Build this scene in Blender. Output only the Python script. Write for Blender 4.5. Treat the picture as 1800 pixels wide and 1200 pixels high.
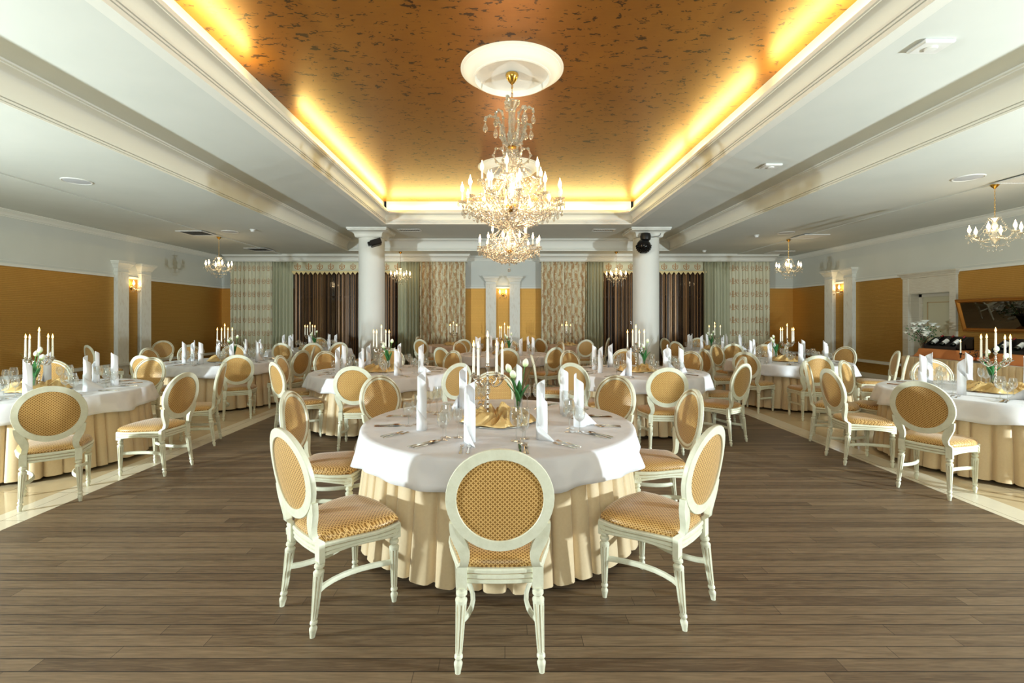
import bpy, math, random
from math import pi, sin, cos, radians, sqrt, atan2
from mathutils import Vector, Matrix
random.seed(7)
for o in list(bpy.data.objects): bpy.data.objects.remove(o)
SC = bpy.context.scene
COL = SC.collection
# ------------------------------------------------------------ camera, world, lights, exposure
cam = bpy.data.cameras.new('camera'); camo = bpy.data.objects.new('camera', cam); COL.objects.link(camo)
cam.sensor_width = 36; cam.lens = 850/1800*36
cam.shift_x = 13/1800; cam.shift_y = -41/1800
cam.clip_start = .05; cam.clip_end = 200
camo.location = (0, 0, 1.55); camo.rotation_euler = (pi/2, 0, 0)
SC.camera = camo
SC.view_settings.view_transform = 'Standard'; SC.view_settings.look = 'None'
SC.view_settings.gamma = 1; SC.view_settings.exposure = -0.38
try: SC.view_settings.use_curve_mapping = False
except Exception: pass
SC.cycles.sample_clamp_indirect = 3; SC.cycles.sample_clamp_direct = 30
SC.cycles.max_bounces = 8; SC.cycles.transparent_max_bounces = 24
SC.cycles.caustics_reflective = False; SC.cycles.caustics_refractive = False
W = bpy.data.worlds.new('night'); SC.world = W; W.use_nodes = True
W.node_tree.nodes['Background'].inputs[0].default_value = (.02, .028, .05, 1)
W.node_tree.nodes['Background'].inputs[1].default_value = .6
def lamp(kind, name, loc, power, col=(1, 1, 1), size=.2, rot=None, size_y=None, parent=None):
    d = bpy.data.lights.new(name, kind); d.energy = power; d.color = col
    o = bpy.data.objects.new(name, d); COL.objects.link(o); o.location = loc
    if kind == 'AREA':
        d.size = size
        if size_y: d.shape = 'RECTANGLE'; d.size_y = size_y
    else: d.shadow_soft_size = size
    if rot: o.rotation_euler = rot
    if parent: o.parent = parent
    return o
# the photographer's two low strobes, outside the frame left and right, and soft daylight-white fill behind the camera
def strobe(name, loc, aim, power, col):
    o = lamp('SPOT', name, loc, power, col, .12); o.data.spot_size = radians(158); o.data.spot_blend = .75
    o.rotation_euler = Vector(aim).to_track_quat('-Z', 'Y').to_euler(); return o
strobe('strobe_right', (8.3, .7, 1.25), (-1, .55, .10), 4000, (.85, .97, 1))
strobe('strobe_left', (-8.2, .9, 1.25), (1, .55, .10), 3800, (.86, .99, 1))
lamp('AREA', 'softbox_behind_camera', (0, -2.2, 2.6), 110, (.92, 1, .97), 2.2, (radians(78), 0, 0), 1.2)
# warm tubes lying in the trough round the golden ceiling
AMB = (1, .78, .26)
def cove(name, x0, y0, x1, y1, tilt, p):
    L = sqrt((x1-x0)**2+(y1-y0)**2)
    o = lamp('AREA', name, ((x0+x1)/2, (y0+y1)/2, 4.29), p*L, AMB, .05, None, L)
    o.rotation_euler = (Matrix.Rotation(atan2(y1-y0, x1-x0)-pi/2, 4, 'Z') @ Matrix.Rotation(tilt, 4, 'Y')).to_euler()
COVEP = 24
for n, a in enumerate([(-3.06, -1.0, -3.06, 5.75), (-3.06, 7.2, -3.06, 12.3)]): cove('cove_tube', *a, pi+.5, COVEP)
for n, a in enumerate([(3.27, 5.9, 3.27, -1.0), (3.27, 8.6, 3.27, 6.35), (3.27, 12.3, 3.27, 8.8)]): cove('cove_tube', *a, pi+.5, COVEP)
cove('cove_tube', -2.9, 12.38, 3.1, 12.38, pi+.5, COVEP)

# ------------------------------------------------------------ materials
M = {}
def lin(c):
    return tuple((x/255/12.92 if x <= 10 else ((x/255+.055)/1.055)**2.4) for x in c)
def mat(name, col, rough=.5, metal=0, spec=None, emis=None, estr=0, **kw):
    m = bpy.data.materials.new(name); m.use_nodes = True; M[name] = m
    b = m.node_tree.nodes['Principled BSDF']
    b.inputs['Base Color'].default_value = (*lin(col), 1); b.inputs['Roughness'].default_value = rough
    b.inputs['Metallic'].default_value = metal
    if spec is not None: b.inputs['Specular IOR Level'].default_value = spec
    if emis: b.inputs['Emission Color'].default_value = (*lin(emis), 1); b.inputs['Emission Strength'].default_value = estr
    for k, v in kw.items(): b.inputs[k.replace('_', ' ')].default_value = v
    return m
class NT:
    """small node expression helper"""
    def __init__(s, m): s.t = m.node_tree; s.b = s.t.nodes['Principled BSDF']
    def n(s, typ, **kw):
        x = s.t.nodes.new(typ)
        for k, v in kw.items(): setattr(x, k, v)
        return x
    def l(s, a, b): s.t.links.new(a, b)
    def m(s, op, a, b=None, c=None, clamp=False):
        x = s.n('ShaderNodeMath', operation=op); x.use_clamp = clamp
        for i, v in enumerate((a, b, c)):
            if v is None: continue
            if isinstance(v, (int, float)): x.inputs[i].default_value = v
            else: s.l(v, x.inputs[i])
        return x.outputs[0]
    def coords(s, which='Object'):
        t = s.n('ShaderNodeTexCoord'); sp = s.n('ShaderNodeSeparateXYZ'); s.l(t.outputs[which], sp.inputs[0])
        return t.outputs[which], sp.outputs[0], sp.outputs[1], sp.outputs[2]
    def vec(s, x, y, z=0):
        c = s.n('ShaderNodeCombineXYZ')
        for i, v in enumerate((x, y, z)):
            if isinstance(v, (int, float)): c.inputs[i].default_value = v
            else: s.l(v, c.inputs[i])
        return c.outputs[0]
    def noise(s, vec, scale=5, detail=3, rough=.5, dist=0):
        x = s.n('ShaderNodeTexNoise'); x.inputs['Scale'].default_value = scale; x.inputs['Detail'].default_value = detail
        x.inputs['Roughness'].default_value = rough; x.inputs['Distortion'].default_value = dist
        if vec is not None: s.l(vec, x.inputs['Vector'])
        return x.outputs['Fac']
    def mix(s, f, a, b):
        x = s.n('ShaderNodeMix', data_type='RGBA')
        if isinstance(f, (int, float)): x.inputs[0].default_value = f
        else: s.l(f, x.inputs[0])
        for i, v in ((6, a), (7, b)):
            if isinstance(v, tuple): x.inputs[i].default_value = (*lin(v), 1)
            else: s.l(v, x.inputs[i])
        return x.outputs[2]
    def bump(s, h, strength=.3, dist=.01):
        x = s.n('ShaderNodeBump'); x.inputs['Strength'].default_value = strength; x.inputs['Distance'].default_value = dist
        s.l(h, x.inputs['Height']); s.l(x.outputs[0], s.b.inputs['Normal'])
    def color(s, c): s.l(c, s.b.inputs['Base Color'])
    def rough(s, c): s.l(c, s.b.inputs['Roughness'])
def step(n, v, lo, hi):
    return n.m('DIVIDE', n.m('SUBTRACT', v, lo), hi-lo, clamp=True)
# plaster
m = mat('plaster', (226, 228, 222), .85); n = NT(m); c, x, y, z = n.coords()
n.color(n.mix(n.noise(c, 1.3, 4), (198, 203, 198), (212, 215, 210)))
m = mat('moulding', (224, 225, 218), .55)
m = mat('column_plaster', (232, 232, 224), .6); n = NT(m); c, x, y, z = n.coords(); n.color(n.mix(n.noise(c, 3, 3), (228, 229, 222), (236, 236, 229)))
# gold wallpaper with a fine ribbed weave
def wallpaper(name, axis):
    m = mat(name, (186, 138, 62), .5, .8, .4); n = NT(m); c, x, y, z = n.coords()
    u = x if axis == 'x' else y
    rib = n.m('MULTIPLY_ADD', n.m('SINE', n.m('MULTIPLY', z, 2*pi/.035)), .5, .5)
    sp = n.noise(n.vec(n.m('MULTIPLY', u, 20), 0, n.m('MULTIPLY', z, 90)), 1, 3)
    k = n.m('ADD', n.m('MULTIPLY', rib, .35), n.m('MULTIPLY', sp, .6))
    n.color(n.mix(k, (172, 130, 60), (214, 172, 100)))
    n.bump(rib, .25, .003)
wallpaper('wallpaper_x', 'x'); wallpaper('wallpaper_y', 'y')
# golden ceiling with dark flecks
m = mat('gold_leaf', (176, 112, 40), .38, .45, .5); n = NT(m); c, x, y, z = n.coords()
v1 = n.vec(n.m('MULTIPLY', x, 3.2), n.m('MULTIPLY', y, 7.5))
wob = n.n('ShaderNodeTexNoise'); wob.inputs['Scale'].default_value = 2.2; wob.inputs['Detail'].default_value = 2; n.l(v1, wob.inputs['Vector'])
ad = n.n('ShaderNodeVectorMath', operation='MULTIPLY_ADD'); n.l(wob.outputs['Color'], ad.inputs[0]); ad.inputs[1].default_value = (1.6, 1.6, 0); n.l(v1, ad.inputs[2])
vo = n.n('ShaderNodeTexVoronoi', feature='DISTANCE_TO_EDGE'); vo.inputs['Scale'].default_value = 1.15; n.l(ad.outputs[0], vo.inputs['Vector'])
crack = n.m('LESS_THAN', vo.outputs['Distance'], .06)
gate = n.m('GREATER_THAN', n.noise(v1, 1.6, 3, .6), .53)
g2 = n.m('GREATER_THAN', n.noise(c, 9, 2, .5), .47)
fl = n.m('MULTIPLY', n.m('MULTIPLY', crack, gate), g2)
base = n.mix(n.noise(c, 1.1, 5, .65), (116, 70, 24), (156, 106, 38))
base = n.mix(n.m('MULTIPLY', n.noise(n.vec(n.m('MULTIPLY', x, 2), n.m('MULTIPLY', y, 14)), 3, 4, .7), .45), base, (112, 66, 22))
n.color(n.mix(n.m('MULTIPLY', fl, .9), base, (44, 24, 12)))
# wood floor: boards laid across the room with dark caulked joints
m = mat('wood_floor', (120, 102, 84), .48, 0, .35); n = NT(m); c, x, y, z = n.coords()
PW = .0815
row = n.m('FLOOR', n.m('DIVIDE', y, PW)); fr = n.m('FRACT', n.m('DIVIDE', y, PW))
wn = n.n('ShaderNodeTexWhiteNoise', noise_dimensions='1D'); n.l(row, wn.inputs['W'])
xs = n.m('MULTIPLY_ADD', wn.outputs['Value'], 7.3, x)
cell = n.m('FLOOR', n.m('DIVIDE', xs, 1.8))
wn2 = n.n('ShaderNodeTexWhiteNoise', noise_dimensions='2D'); n.l(n.vec(row, cell), wn2.inputs['Vector'])
gv = n.vec(n.m('MULTIPLY', xs, 2.4), n.m('MULTIPLY', y, 34), n.m('MULTIPLY', row, 3.7))
g = n.noise(gv, 1.4, 6, .62, 1.1)
g3 = n.noise(n.vec(n.m('MULTIPLY', xs, 9), n.m('MULTIPLY', y, 190), row), 1, 2, .5)
t = n.m('ADD', n.m('MULTIPLY', g, 1.25), n.m('MULTIPLY', n.m('SUBTRACT', g3, .5), .6))
t = n.m('ADD', n.m('SUBTRACT', t, .35), n.m('MULTIPLY', n.m('SUBTRACT', wn2.outputs['Value'], .5), .42), clamp=True)
colw = n.mix(t, (88, 70, 52), (152, 130, 102))
joint = n.m('LESS_THAN', fr, .065)
cj = n.m('LESS_THAN', n.m('FRACT', n.m('DIVIDE', xs, 1.8)), .0012)
joint = n.m('MAXIMUM', joint, cj)
n.color(n.mix(joint, colw, (38, 32, 27))); n.rough(n.m('MULTIPLY_ADD', g, .2, .36))
n.bump(n.m('SUBTRACT', n.m('MULTIPLY', g, .2), joint), .35, .002)
# marble tiles
def tile(name, ca, cb, size):
    m = mat(name, ca, .12, 0, .5); n = NT(m); c, x, y, z = n.coords()
    fx = n.m('FRACT', n.m('DIVIDE', n.m('ADD', x, 20.05), size)); fy = n.m('FRACT', n.m('DIVIDE', n.m('ADD', y, 10.1), size))
    j = n.m('MAXIMUM', n.m('LESS_THAN', fx, .006), n.m('LESS_THAN', fy, .006))
    k = n.noise(c, 2.2, 6, .6, .8)
    n.color(n.mix(j, n.mix(k, ca, cb), (110, 92, 66)))
tile('tile_tan', (196, 172, 132), (214, 194, 158), .6)
tile('tile_cream', (226, 216, 190), (236, 228, 206), .6)
# distressed ivory paint
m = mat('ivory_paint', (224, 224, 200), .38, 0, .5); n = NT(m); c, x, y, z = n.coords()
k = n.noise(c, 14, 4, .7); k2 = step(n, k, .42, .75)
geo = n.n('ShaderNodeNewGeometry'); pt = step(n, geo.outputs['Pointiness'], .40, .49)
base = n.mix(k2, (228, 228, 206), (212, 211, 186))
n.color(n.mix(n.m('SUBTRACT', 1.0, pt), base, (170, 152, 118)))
m = mat('ivory_groove', (176, 156, 122), .5)
# lattice fabric
def lattice(name, plane, s=.0175):
    m = mat(name, (196, 146, 70), .42, 0, .4, Sheen_Weight=.25, Sheen_Roughness=.4); n = NT(m); c, x, y, z = n.coords()
    v = z if plane == 'xz' else y
    if plane == 'xy':   # carry the weave over the rounded cushion edges
        _, nx, ny, nz = n.coords('Normal')
        z = n.m('SUBTRACT', z, .492)
        x = n.m('MULTIPLY_ADD', n.m('ABSOLUTE', nx), z, x); v = n.m('MULTIPLY_ADD', n.m('ABSOLUTE', ny), z, y)
    a = n.m('FRACT', n.m('ADD', n.m('DIVIDE', n.m('ADD', x, v), s*1.18), 100)); b = n.m('FRACT', n.m('ADD', n.m('DIVIDE', n.m('SUBTRACT', x, v), s*1.18), 100))
    la = n.m('GREATER_THAN', n.m('ABSOLUTE', n.m('SUBTRACT', a, .5)), .345); lb = n.m('GREATER_THAN', n.m('ABSOLUTE', n.m('SUBTRACT', b, .5)), .345)
    line = n.m('MAXIMUM', la, lb); cross = n.m('MULTIPLY', la, lb)
    colr = n.mix(line, (140, 98, 40), (222, 182, 116)); colr = n.mix(n.m('MULTIPLY', cross, .6), colr, (170, 124, 60))
    n.color(colr); n.rough(n.m('MULTIPLY_ADD', line, -.12, .46)); n.bump(line, .25, .002)
lattice('fabric_back', 'xz'); lattice('fabric_seat', 'xy')
# linen
m = mat('linen', (240, 239, 238), .75, 0, .2, Sheen_Weight=.15); n = NT(m); c, x, y, z = n.coords()
w = n.n('ShaderNodeTexVoronoi', feature='SMOOTH_F1'); w.inputs['Scale'].default_value = 9; n.l(c, w.inputs['Vector'])
n.color(n.mix(step(n, w.outputs['Distance'], .3, .5), (222, 222, 226), (231, 231, 234)))
m = mat('napkin', (238, 239, 242), .7, 0, .2)
m = mat('champagne_satin', (226, 200, 152), .5, 0, .35, Sheen_Weight=.3); n = NT(m); c, x, y, z = n.coords()
n.color(n.mix(n.noise(c, 60, 2), (214, 190, 150), (224, 202, 164)))
m = mat('gold_satin', (214, 180, 118), .34, .15, .5)
m = mat('orange_satin', (196, 122, 66), .4, .05, .5)
m = mat('pink_linen', (214, 186, 164), .6)
m = mat('silver', (205, 200, 192), .2, 1)
m = mat('steel', (200, 192, 180), .14, 1)
m = mat('brass', (214, 170, 84), .18, 1)
m = mat('candle_wax', (244, 240, 222), .45, 0, .4, Subsurface_Weight=.0)
m = mat('wick', (30, 24, 20), .9)
m = mat('flame', (255, 190, 90), .5, emis=(255, 190, 100), estr=14)
m = mat('bulb', (255, 240, 210), .3, emis=(255, 214, 150), estr=26)
m = mat('sleeve', (244, 238, 220), .4, emis=(255, 220, 170), estr=.35)
m = mat('tulip', (236, 238, 214), .5, 0, .3, Subsurface_Weight=.0); n = NT(m); c, x, y, z = n.coords('Generated')
n.color(n.mix(step(n, z, 0, .7), (176, 206, 120), (242, 242, 226)))
m = mat('leaf', (44, 104, 52), .45); m = mat('stem_green', (58, 122, 54), .5)
m = mat('twig', (70, 52, 38), .7)
m = mat('black_metal', (14, 14, 16), .4); m = mat('black_gloss', (10, 10, 12), .15)
m = mat('wine_bottle', (16, 20, 14), .06, 0, .7); m = mat('bottle_label', (222, 224, 222), .6); m = mat('capsule_red', (120, 24, 22), .35); m = mat('capsule_dark', (60, 62, 58), .35)
m = mat('rack_black', (22, 18, 18), .5)
m = mat('old_gold_frame', (170, 112, 44), .35, .7)
m = mat('mirror', (120, 112, 104), .02, 1)
m = mat('door_paint', (206, 200, 184), .6); n = NT(m); c, x, y, z = n.coords(); n.color(n.mix(step(n, n.noise(n.vec(n.m('MULTIPLY', y, 3), 0, n.m('MULTIPLY', z, 40)), 2, 4), .4, .7), (206, 202, 188), (192, 184, 168)))
m = mat('door_leaf_paint', (186, 184, 160), .55)
m = mat('pilaster_paint', (228, 226, 214), .6); n = NT(m); c, x, y, z = n.coords(); n.color(n.mix(step(n, n.noise(n.vec(n.m('MULTIPLY', x, 6), n.m('MULTIPLY', y, 6), n.m('MULTIPLY', z, 2)), 4, 4), .5, .95), (228, 228, 220), (206, 198, 182)))
m = mat('grey_plastic', (216, 217, 214), .5); m = mat('speaker_grille', (186, 190, 196), .7); m = mat('vent_dark', (70, 72, 72), .6)
m = mat('flower_white', (240, 240, 230), .6); m = mat('fruit', (190, 92, 40), .4); m = mat('dark_foliage', (52, 38, 28), .7)
# thin clear glass
def glass(name, tint=(1, 1, 1), lo=.03, hi=.75, body=.06, rough=.02):
    m = bpy.data.materials.new(name); m.use_nodes = True; M[name] = m; t = m.node_tree; t.nodes.clear()
    out = t.nodes.new('ShaderNodeOutputMaterial'); tr = t.nodes.new('ShaderNodeBsdfTransparent'); gl = t.nodes.new('ShaderNodeBsdfGlossy')
    tr.inputs[0].default_value = (*tint, 1); gl.inputs['Roughness'].default_value = rough; gl.inputs[0].default_value = (1, 1, 1, 1)
    lw = t.nodes.new('ShaderNodeLayerWeight'); lw.inputs[0].default_value = .25
    mr = t.nodes.new('ShaderNodeMapRange'); mr.inputs[3].default_value = lo; mr.inputs[4].default_value = hi
    mx = t.nodes.new('ShaderNodeMixShader'); t.links.new(lw.outputs['Facing'], mr.inputs[0]); t.links.new(mr.outputs[0], mx.inputs[0])
    t.links.new(tr.outputs[0], mx.inputs[1]); t.links.new(gl.outputs[0], mx.inputs[2])
    last = mx.outputs[0]
    if body:
        df = t.nodes.new('ShaderNodeBsdfTranslucent'); df.inputs[0].default_value = (.9, .92, .92, 1)
        m2 = t.nodes.new('ShaderNodeMixShader'); m2.inputs[0].default_value = body
        t.links.new(last, m2.inputs[1]); t.links.new(df.outputs[0], m2.inputs[2]); last = m2.outputs[0]
    t.links.new(last, out.inputs[0])
glass('clear_glass', (.925, .945, .94), .11, 1.0, .03, .01)
glass('crystal', (.93, .92, .88), .22, .9, .16, .05)
glass('crystal_arm', (.95, .93, .86), .25, .9, .25, .05)
glass('window_glass', (.25, .27, .3), .10, .9, 0, .01)
# curtains (UV in metres: u along the cloth, v = height)
def uvnodes(n):
    u = n.n('ShaderNodeUVMap'); sp = n.n('ShaderNodeSeparateXYZ'); n.l(u.outputs[0], sp.inputs[0]); return u.outputs[0], sp.outputs[0], sp.outputs[1]
def motif(n, u, v, cw, ch):
    """woven chandelier figure repeated in cells cw x ch"""
    a = n.m('MULTIPLY', n.m('SUBTRACT', n.m('FRACT', n.m('DIVIDE', u, cw)), .5), cw)
    b = n.m('MULTIPLY', n.m('SUBTRACT', n.m('FRACT', n.m('DIVIDE', v, ch)), .5), ch)
    au = n.m('ABSOLUTE', a)
    def ring(r, w, dz):
        d = n.m('SQRT', n.m('ADD', n.m('MULTIPLY', a, a), n.m('POWER', n.m('ABSOLUTE', n.m('SUBTRACT', b, dz)), 2)))
        return n.m('MULTIPLY', n.m('LESS_THAN', n.m('ABSOLUTE', n.m('SUBTRACT', d, r)), w), n.m('LESS_THAN', b, dz))
    def bar(x0, w, z0, z1):
        return n.m('MULTIPLY', n.m('LESS_THAN', n.m('ABSOLUTE', n.m('SUBTRACT', au, x0)), w), n.m('LESS_THAN', n.m('ABSOLUTE', n.m('SUBTRACT', b, (z0+z1)/2)), (z1-z0)/2))
    r = ring(.085, .012, .0)
    for q in (ring(.05, .010, .03), bar(.085, .012, .0, .055), bar(.045, .009, .02, .075), bar(0, .014, -.10, .11)): r = n.m('MAXIMUM', r, q)
    return r
m = mat('drape_motif', (214, 212, 186), .7, Sheen_Weight=.2); n = NT(m); uv, u, v = uvnodes(n)
mo = motif(n, u, v, .26, .42)
n.color(n.mix(n.m('MULTIPLY', mo, n.m('MULTIPLY_ADD', n.noise(uv, 30, 2), .8, .3), clamp=True), n.mix(n.noise(n.vec(u, n.m('MULTIPLY', v, .2)), 8, 3), (206, 204, 178), (224, 222, 200)), (176, 128, 80)))
m = mat('drape_damask', (214, 206, 170), .65, Sheen_Weight=.2); n = NT(m); uv, u, v = uvnodes(n)
w = n.noise(n.vec(n.m('MULTIPLY', u, 2.2), n.m('MULTIPLY', v, .8)), 9, 4, .65, 1.2)
w2 = n.m('ADD', n.m('MULTIPLY', n.m('SINE', n.m('MULTIPLY', u, 2*pi/.30)), .06), n.m('MULTIPLY_ADD', n.m('MULTIPLY', n.m('SINE', n.m('MULTIPLY', v, 2*pi/.55)), n.m('COSINE', n.m('MULTIPLY', u, 2*pi/.30))), .09, w))
n.color(n.mix(step(n, w2, .46, .56), (224, 220, 192), (186, 150, 106)))
m = mat('drape_sage', (168, 170, 142), .75); n = NT(m); uv, u, v = uvnodes(n); n.color(n.mix(n.noise(uv, 40, 2), (172, 174, 148), (182, 184, 158)))
m = mat('valance_cloth', (212, 212, 184), .7); n = NT(m); uv, u, v = uvnodes(n)
n.color(n.mix(motif(n, u, n.m('ADD', v, .04), .36, .40), (212, 212, 186), (178, 132, 84)))
m = mat('fringe_gold', (226, 204, 144), .5)
m = mat('string_brown', (92, 66, 48), .32, .2, .5); n = NT(m); c, x, y, z = n.coords()
wn = n.n('ShaderNodeTexWhiteNoise', noise_dimensions='1D'); n.l(n.m('FLOOR', n.m('DIVIDE', x, .019)), wn.inputs['W'])
n.color(n.mix(n.m('POWER', wn.outputs['Value'], 2.5), (48, 36, 28), (186, 142, 98)))
m = mat('dark_frame', (58, 50, 44), .6)
m = mat('night_outside', (16, 20, 28), .9)

# ------------------------------------------------------------ mesh helpers
class MB:
    def __init__(s): s.v = []; s.f = []; s.mi = []; s.uv = {}; s.T = Matrix(); s.k = 0
    def add(s, vs, fs, mi=None):
        o = len(s.v); s.v += [s.T @ Vector(p) for p in vs]; s.f += [tuple(i+o for i in f) for f in fs]; s.mi += [s.k if mi is None else mi]*len(fs); return o
    def box(s, x0, y0, z0, x1, y1, z1, bev=0):
        if x0 > x1: x0, x1 = x1, x0
        if y0 > y1: y0, y1 = y1, y0
        if z0 > z1: z0, z1 = z1, z0
        if bev <= 0:
            vs = [(x, y, z) for z in (z0, z1) for y in (y0, y1) for x in (x0, x1)]
            s.add(vs, [(0, 2, 3, 1), (4, 5, 7, 6), (0, 1, 5, 4), (2, 6, 7, 3), (0, 4, 6, 2), (1, 3, 7, 5)]); return
        b = bev
        def lp(xa, ya, xb, yb, z): return [(xa, ya, z), (xb, ya, z), (xb, yb, z), (xa, yb, z)]
        s.loft([lp(x0+b, y0+b, x1-b, y1-b, z0), lp(x0, y0, x1, y1, z0+b), lp(x0, y0, x1, y1, z1-b), lp(x0+b, y0+b, x1-b, y1-b, z1)], caps=True)
    def loft(s, loops, closed=True, caps=False, mi=None):
        m = len(loops[0]); vs = [p for L in loops for p in L]; fs = []
        for i in range(len(loops)-1):
            for j in range(m if closed else m-1):
                a = i*m+j; b = i*m+(j+1) % m; fs.append((a, b, b+m, a+m))
        if caps: fs.append(tuple(range(m-1, -1, -1))); fs.append(tuple(range((len(loops)-1)*m, len(loops)*m)))
        s.add(vs, fs, mi)
    def lathe(s, prof, seg=16, cx=0, cy=0, cz=0, flute=None, shear=None, caps=False):
        L = []
        for r, z in prof:
            ring = []
            for i in range(seg):
                a = 2*pi*i/seg; rr = r*(flute(a, z) if flute else 1); sx, sy = shear(z) if shear else (0, 0)
                ring.append((cx+rr*cos(a)+sx, cy+rr*sin(a)+sy, cz+z))
            L.append(ring)
        s.loft(L, True, caps)
    def tube(s, pts, r, seg=6, closed=False, caps=True, flat=None):
        pts = [Vector(p) for p in pts]; n_ = len(pts); L = []; up = None
        for i, p in enumerate(pts):
            a = pts[(i-1) % n_] if (closed or i > 0) else p; b = pts[(i+1) % n_] if (closed or i < n_-1) else p
            t = (b-a).normalized()
            if up is None: up = Vector((0, 0, 1)) if abs(t.z) < .9 else Vector((1, 0, 0))
            sd = t.cross(up).normalized(); u2 = sd.cross(t).normalized(); up = u2
            rr = r[i] if isinstance(r, (list, tuple)) else r
            ra, rb = (rr, rr) if flat is None else (rr*flat[0], rr*flat[1])
            L.append([tuple(p + sd*ra*cos(2*pi*j/seg) + u2*rb*sin(2*pi*j/seg)) for j in range(seg)])
        if closed: L.append(L[0])
        s.loft(L, True, caps and not closed)
    def ball(s, c, r, seg=8, rings=6, sz=1):
        prof = [(max(1e-4, r*sin(pi*i/rings)), -r*sz*cos(pi*i/rings)) for i in range(rings+1)]
        s.lathe(prof, seg, *c)
    def prism(s, outline, z0, z1):
        m = len(outline); vs = [(x, y, z0) for x, y in outline]+[(x, y, z1) for x, y in outline]
        fs = [(j, (j+1) % m, (j+1) % m+m, j+m) for j in range(m)]+[tuple(range(m-1, -1, -1)), tuple(range(m, 2*m))]
        s.add(vs, fs)
    def grid(s, fn, nu, nv, closed_u=False, uvs=None):
        """fn(i/nu, j/nv) -> point; uvs(i/nu,j/nv)->uv"""
        mu = nu if closed_u else nu+1
        vs = [fn(i/nu, j/nv) for j in range(nv+1) for i in range(mu)]; fs = []; o = len(s.f)
        for j in range(nv):
            for i in range(nu):
                a = j*mu+i; b = j*mu+(i+1) % mu; fs.append((a, b, b+mu, a+mu))
                if uvs: s.uv[o+len(fs)-1] = [uvs(i/nu, j/nv), uvs((i+1)/nu, j/nv), uvs((i+1)/nu, (j+1)/nv), uvs(i/nu, (j+1)/nv)]
        s.add(vs, fs)
    def build(s, name, mats, parent=None, smooth=True, ang=38, loc=None):
        me = bpy.data.meshes.new(name); me.from_pydata([tuple(p) for p in s.v], [], s.f)
        if not isinstance(mats, (list, tuple)): mats = [mats]
        for q in mats: me.materials.append(M[q])
        if s.uv:
            ul = me.uv_layers.new(name='UVMap')
            for p in me.polygons:
                q = s.uv.get(p.index)
                if q:
                    for k, li in enumerate(p.loop_indices): ul.data[li].uv = q[k]
        if len(mats) > 1: me.polygons.foreach_set('material_index', s.mi)
        me.validate()
        import bmesh
        bm = bmesh.new(); bm.from_mesh(me); bmesh.ops.recalc_face_normals(bm, faces=bm.faces)
        if smooth:
            th = radians(ang)
            for f in bm.faces: f.smooth = True
            for e in bm.edges:
                if len(e.link_faces) == 2:
                    try:
                        if e.calc_face_angle(0) > th: e.smooth = False
                    except Exception: pass
        bm.to_mesh(me); bm.free()
        o = bpy.data.objects.new(name, me); COL.objects.link(o)
        if parent: o.parent = parent
        if loc: o.location = loc
        return o
def empty(name, loc=(0, 0, 0), rz=0):
    o = bpy.data.objects.new(name, None); COL.objects.link(o); o.location = loc; o.rotation_euler = (0, 0, rz); o.empty_display_size = .1; return o
def tag(o, label, cat, group=None, kind=None):
    o['label'] = label; o['category'] = cat
    if group: o['group'] = group
    if kind: o['kind'] = kind
    return o
def structure(o): o['kind'] = 'structure'; return o
KIDS = {}
def copy_tree(o, parent=None):
    c = o.copy(); COL.objects.link(c)
    if parent: c.parent = parent
    if o.name not in KIDS: KIDS[o.name] = list(o.children)
    for ch in KIDS[o.name]: copy_tree(ch, c)
    return c
class Proto:
    """first use places the built thing itself, later uses copy it with its parts"""
    def __init__(s, root): s.r = root; s.used = False
    def place(s, loc, rz, label, cat, group=None, rot=None):
        o = s.r if not s.used else copy_tree(s.r)
        if not s.used:
            def rec(q):
                KIDS[q.name] = list(q.children)
                for w in q.children: rec(w)
            rec(s.r)
        s.used = True
        o.location = loc; o.rotation_euler = rot if rot else (0, 0, rz); tag(o, label, cat, group); return o

exec_parts = None
# ------------------------------------------------------------ the room
XL, XR, YB, YF = -9.36, 9.54, 16.0, -3.4
ZA, ZB, ZG = 3.60, 3.95, 4.55
DADO = 2.53
IX0, IX1, IY0, IY1 = -3.04, 3.25, -1.1, 12.36
OX0, OX1, OY0, OY1 = -4.80, 5.05, -2.6, 14.77
FLX0, FLX1 = -3.68, 3.89
b = MB()
b.k = 0; b.box(FLX0, YF, -.1, FLX1, YB, 0)
b.k = 1
b.box(FLX0-.29, YF, -.1, FLX0, YB, 0); b.box(FLX1, YF, -.1, FLX1+.29, YB, 0)
b.k = 2
b.box(XL-.3, YF, -.1, FLX0-.29, YB, 0); b.box(FLX1+.29, YF, -.1, XR+1.6, YB, 0)
structure(b.build('floor', ['wood_floor', 'tile_cream', 'tile_tan'], smooth=False))
# ceiling: low outer part, raised ring, golden tray
def ring_plane(b, a, c, z0, z1):
    """solid slab between outer rect a and hole rect c"""
    (ax0, ay0, ax1, ay1), (cx0, cy0, cx1, cy1) = a, c
    b.box(ax0, ay0, z0, cx0, ay1, z1); b.box(cx1, ay0, z0, ax1, ay1, z1)
    b.box(cx0, ay0, z0, cx1, cy0, z1); b.box(cx0, cy1, z0, cx1, ay1, z1)
b = MB()
ring_plane(b, (XL-.3, YF-.3, XR+.3, YB+.3), (OX0, OY0, OX1, OY1), ZA, ZA+.12)
b.box(XL-.05, YF, ZA-.018, -7.1, YB, ZA+.02); b.box(7.42, YF, ZA-.018, XR+.05, YB, ZA+.02)
ring_plane(b, (OX0-.12, OY0-.12, OX1+.12, OY1+.12), (IX0-.10, IY0-.10, IX1+.10, IY1+.10), ZB, ZB+.12)
for r in ((OX0-.1, OY0-.1, OX0, OY1+.1), (OX1, OY0-.1, OX1+.1, OY1+.1), (OX0, OY0-.1, OX1, OY0), (OX0, OY1, OX1, OY1+.1)):
    b.box(r[0], r[1], ZA+.012, r[2], r[3], ZB+.09)
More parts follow.
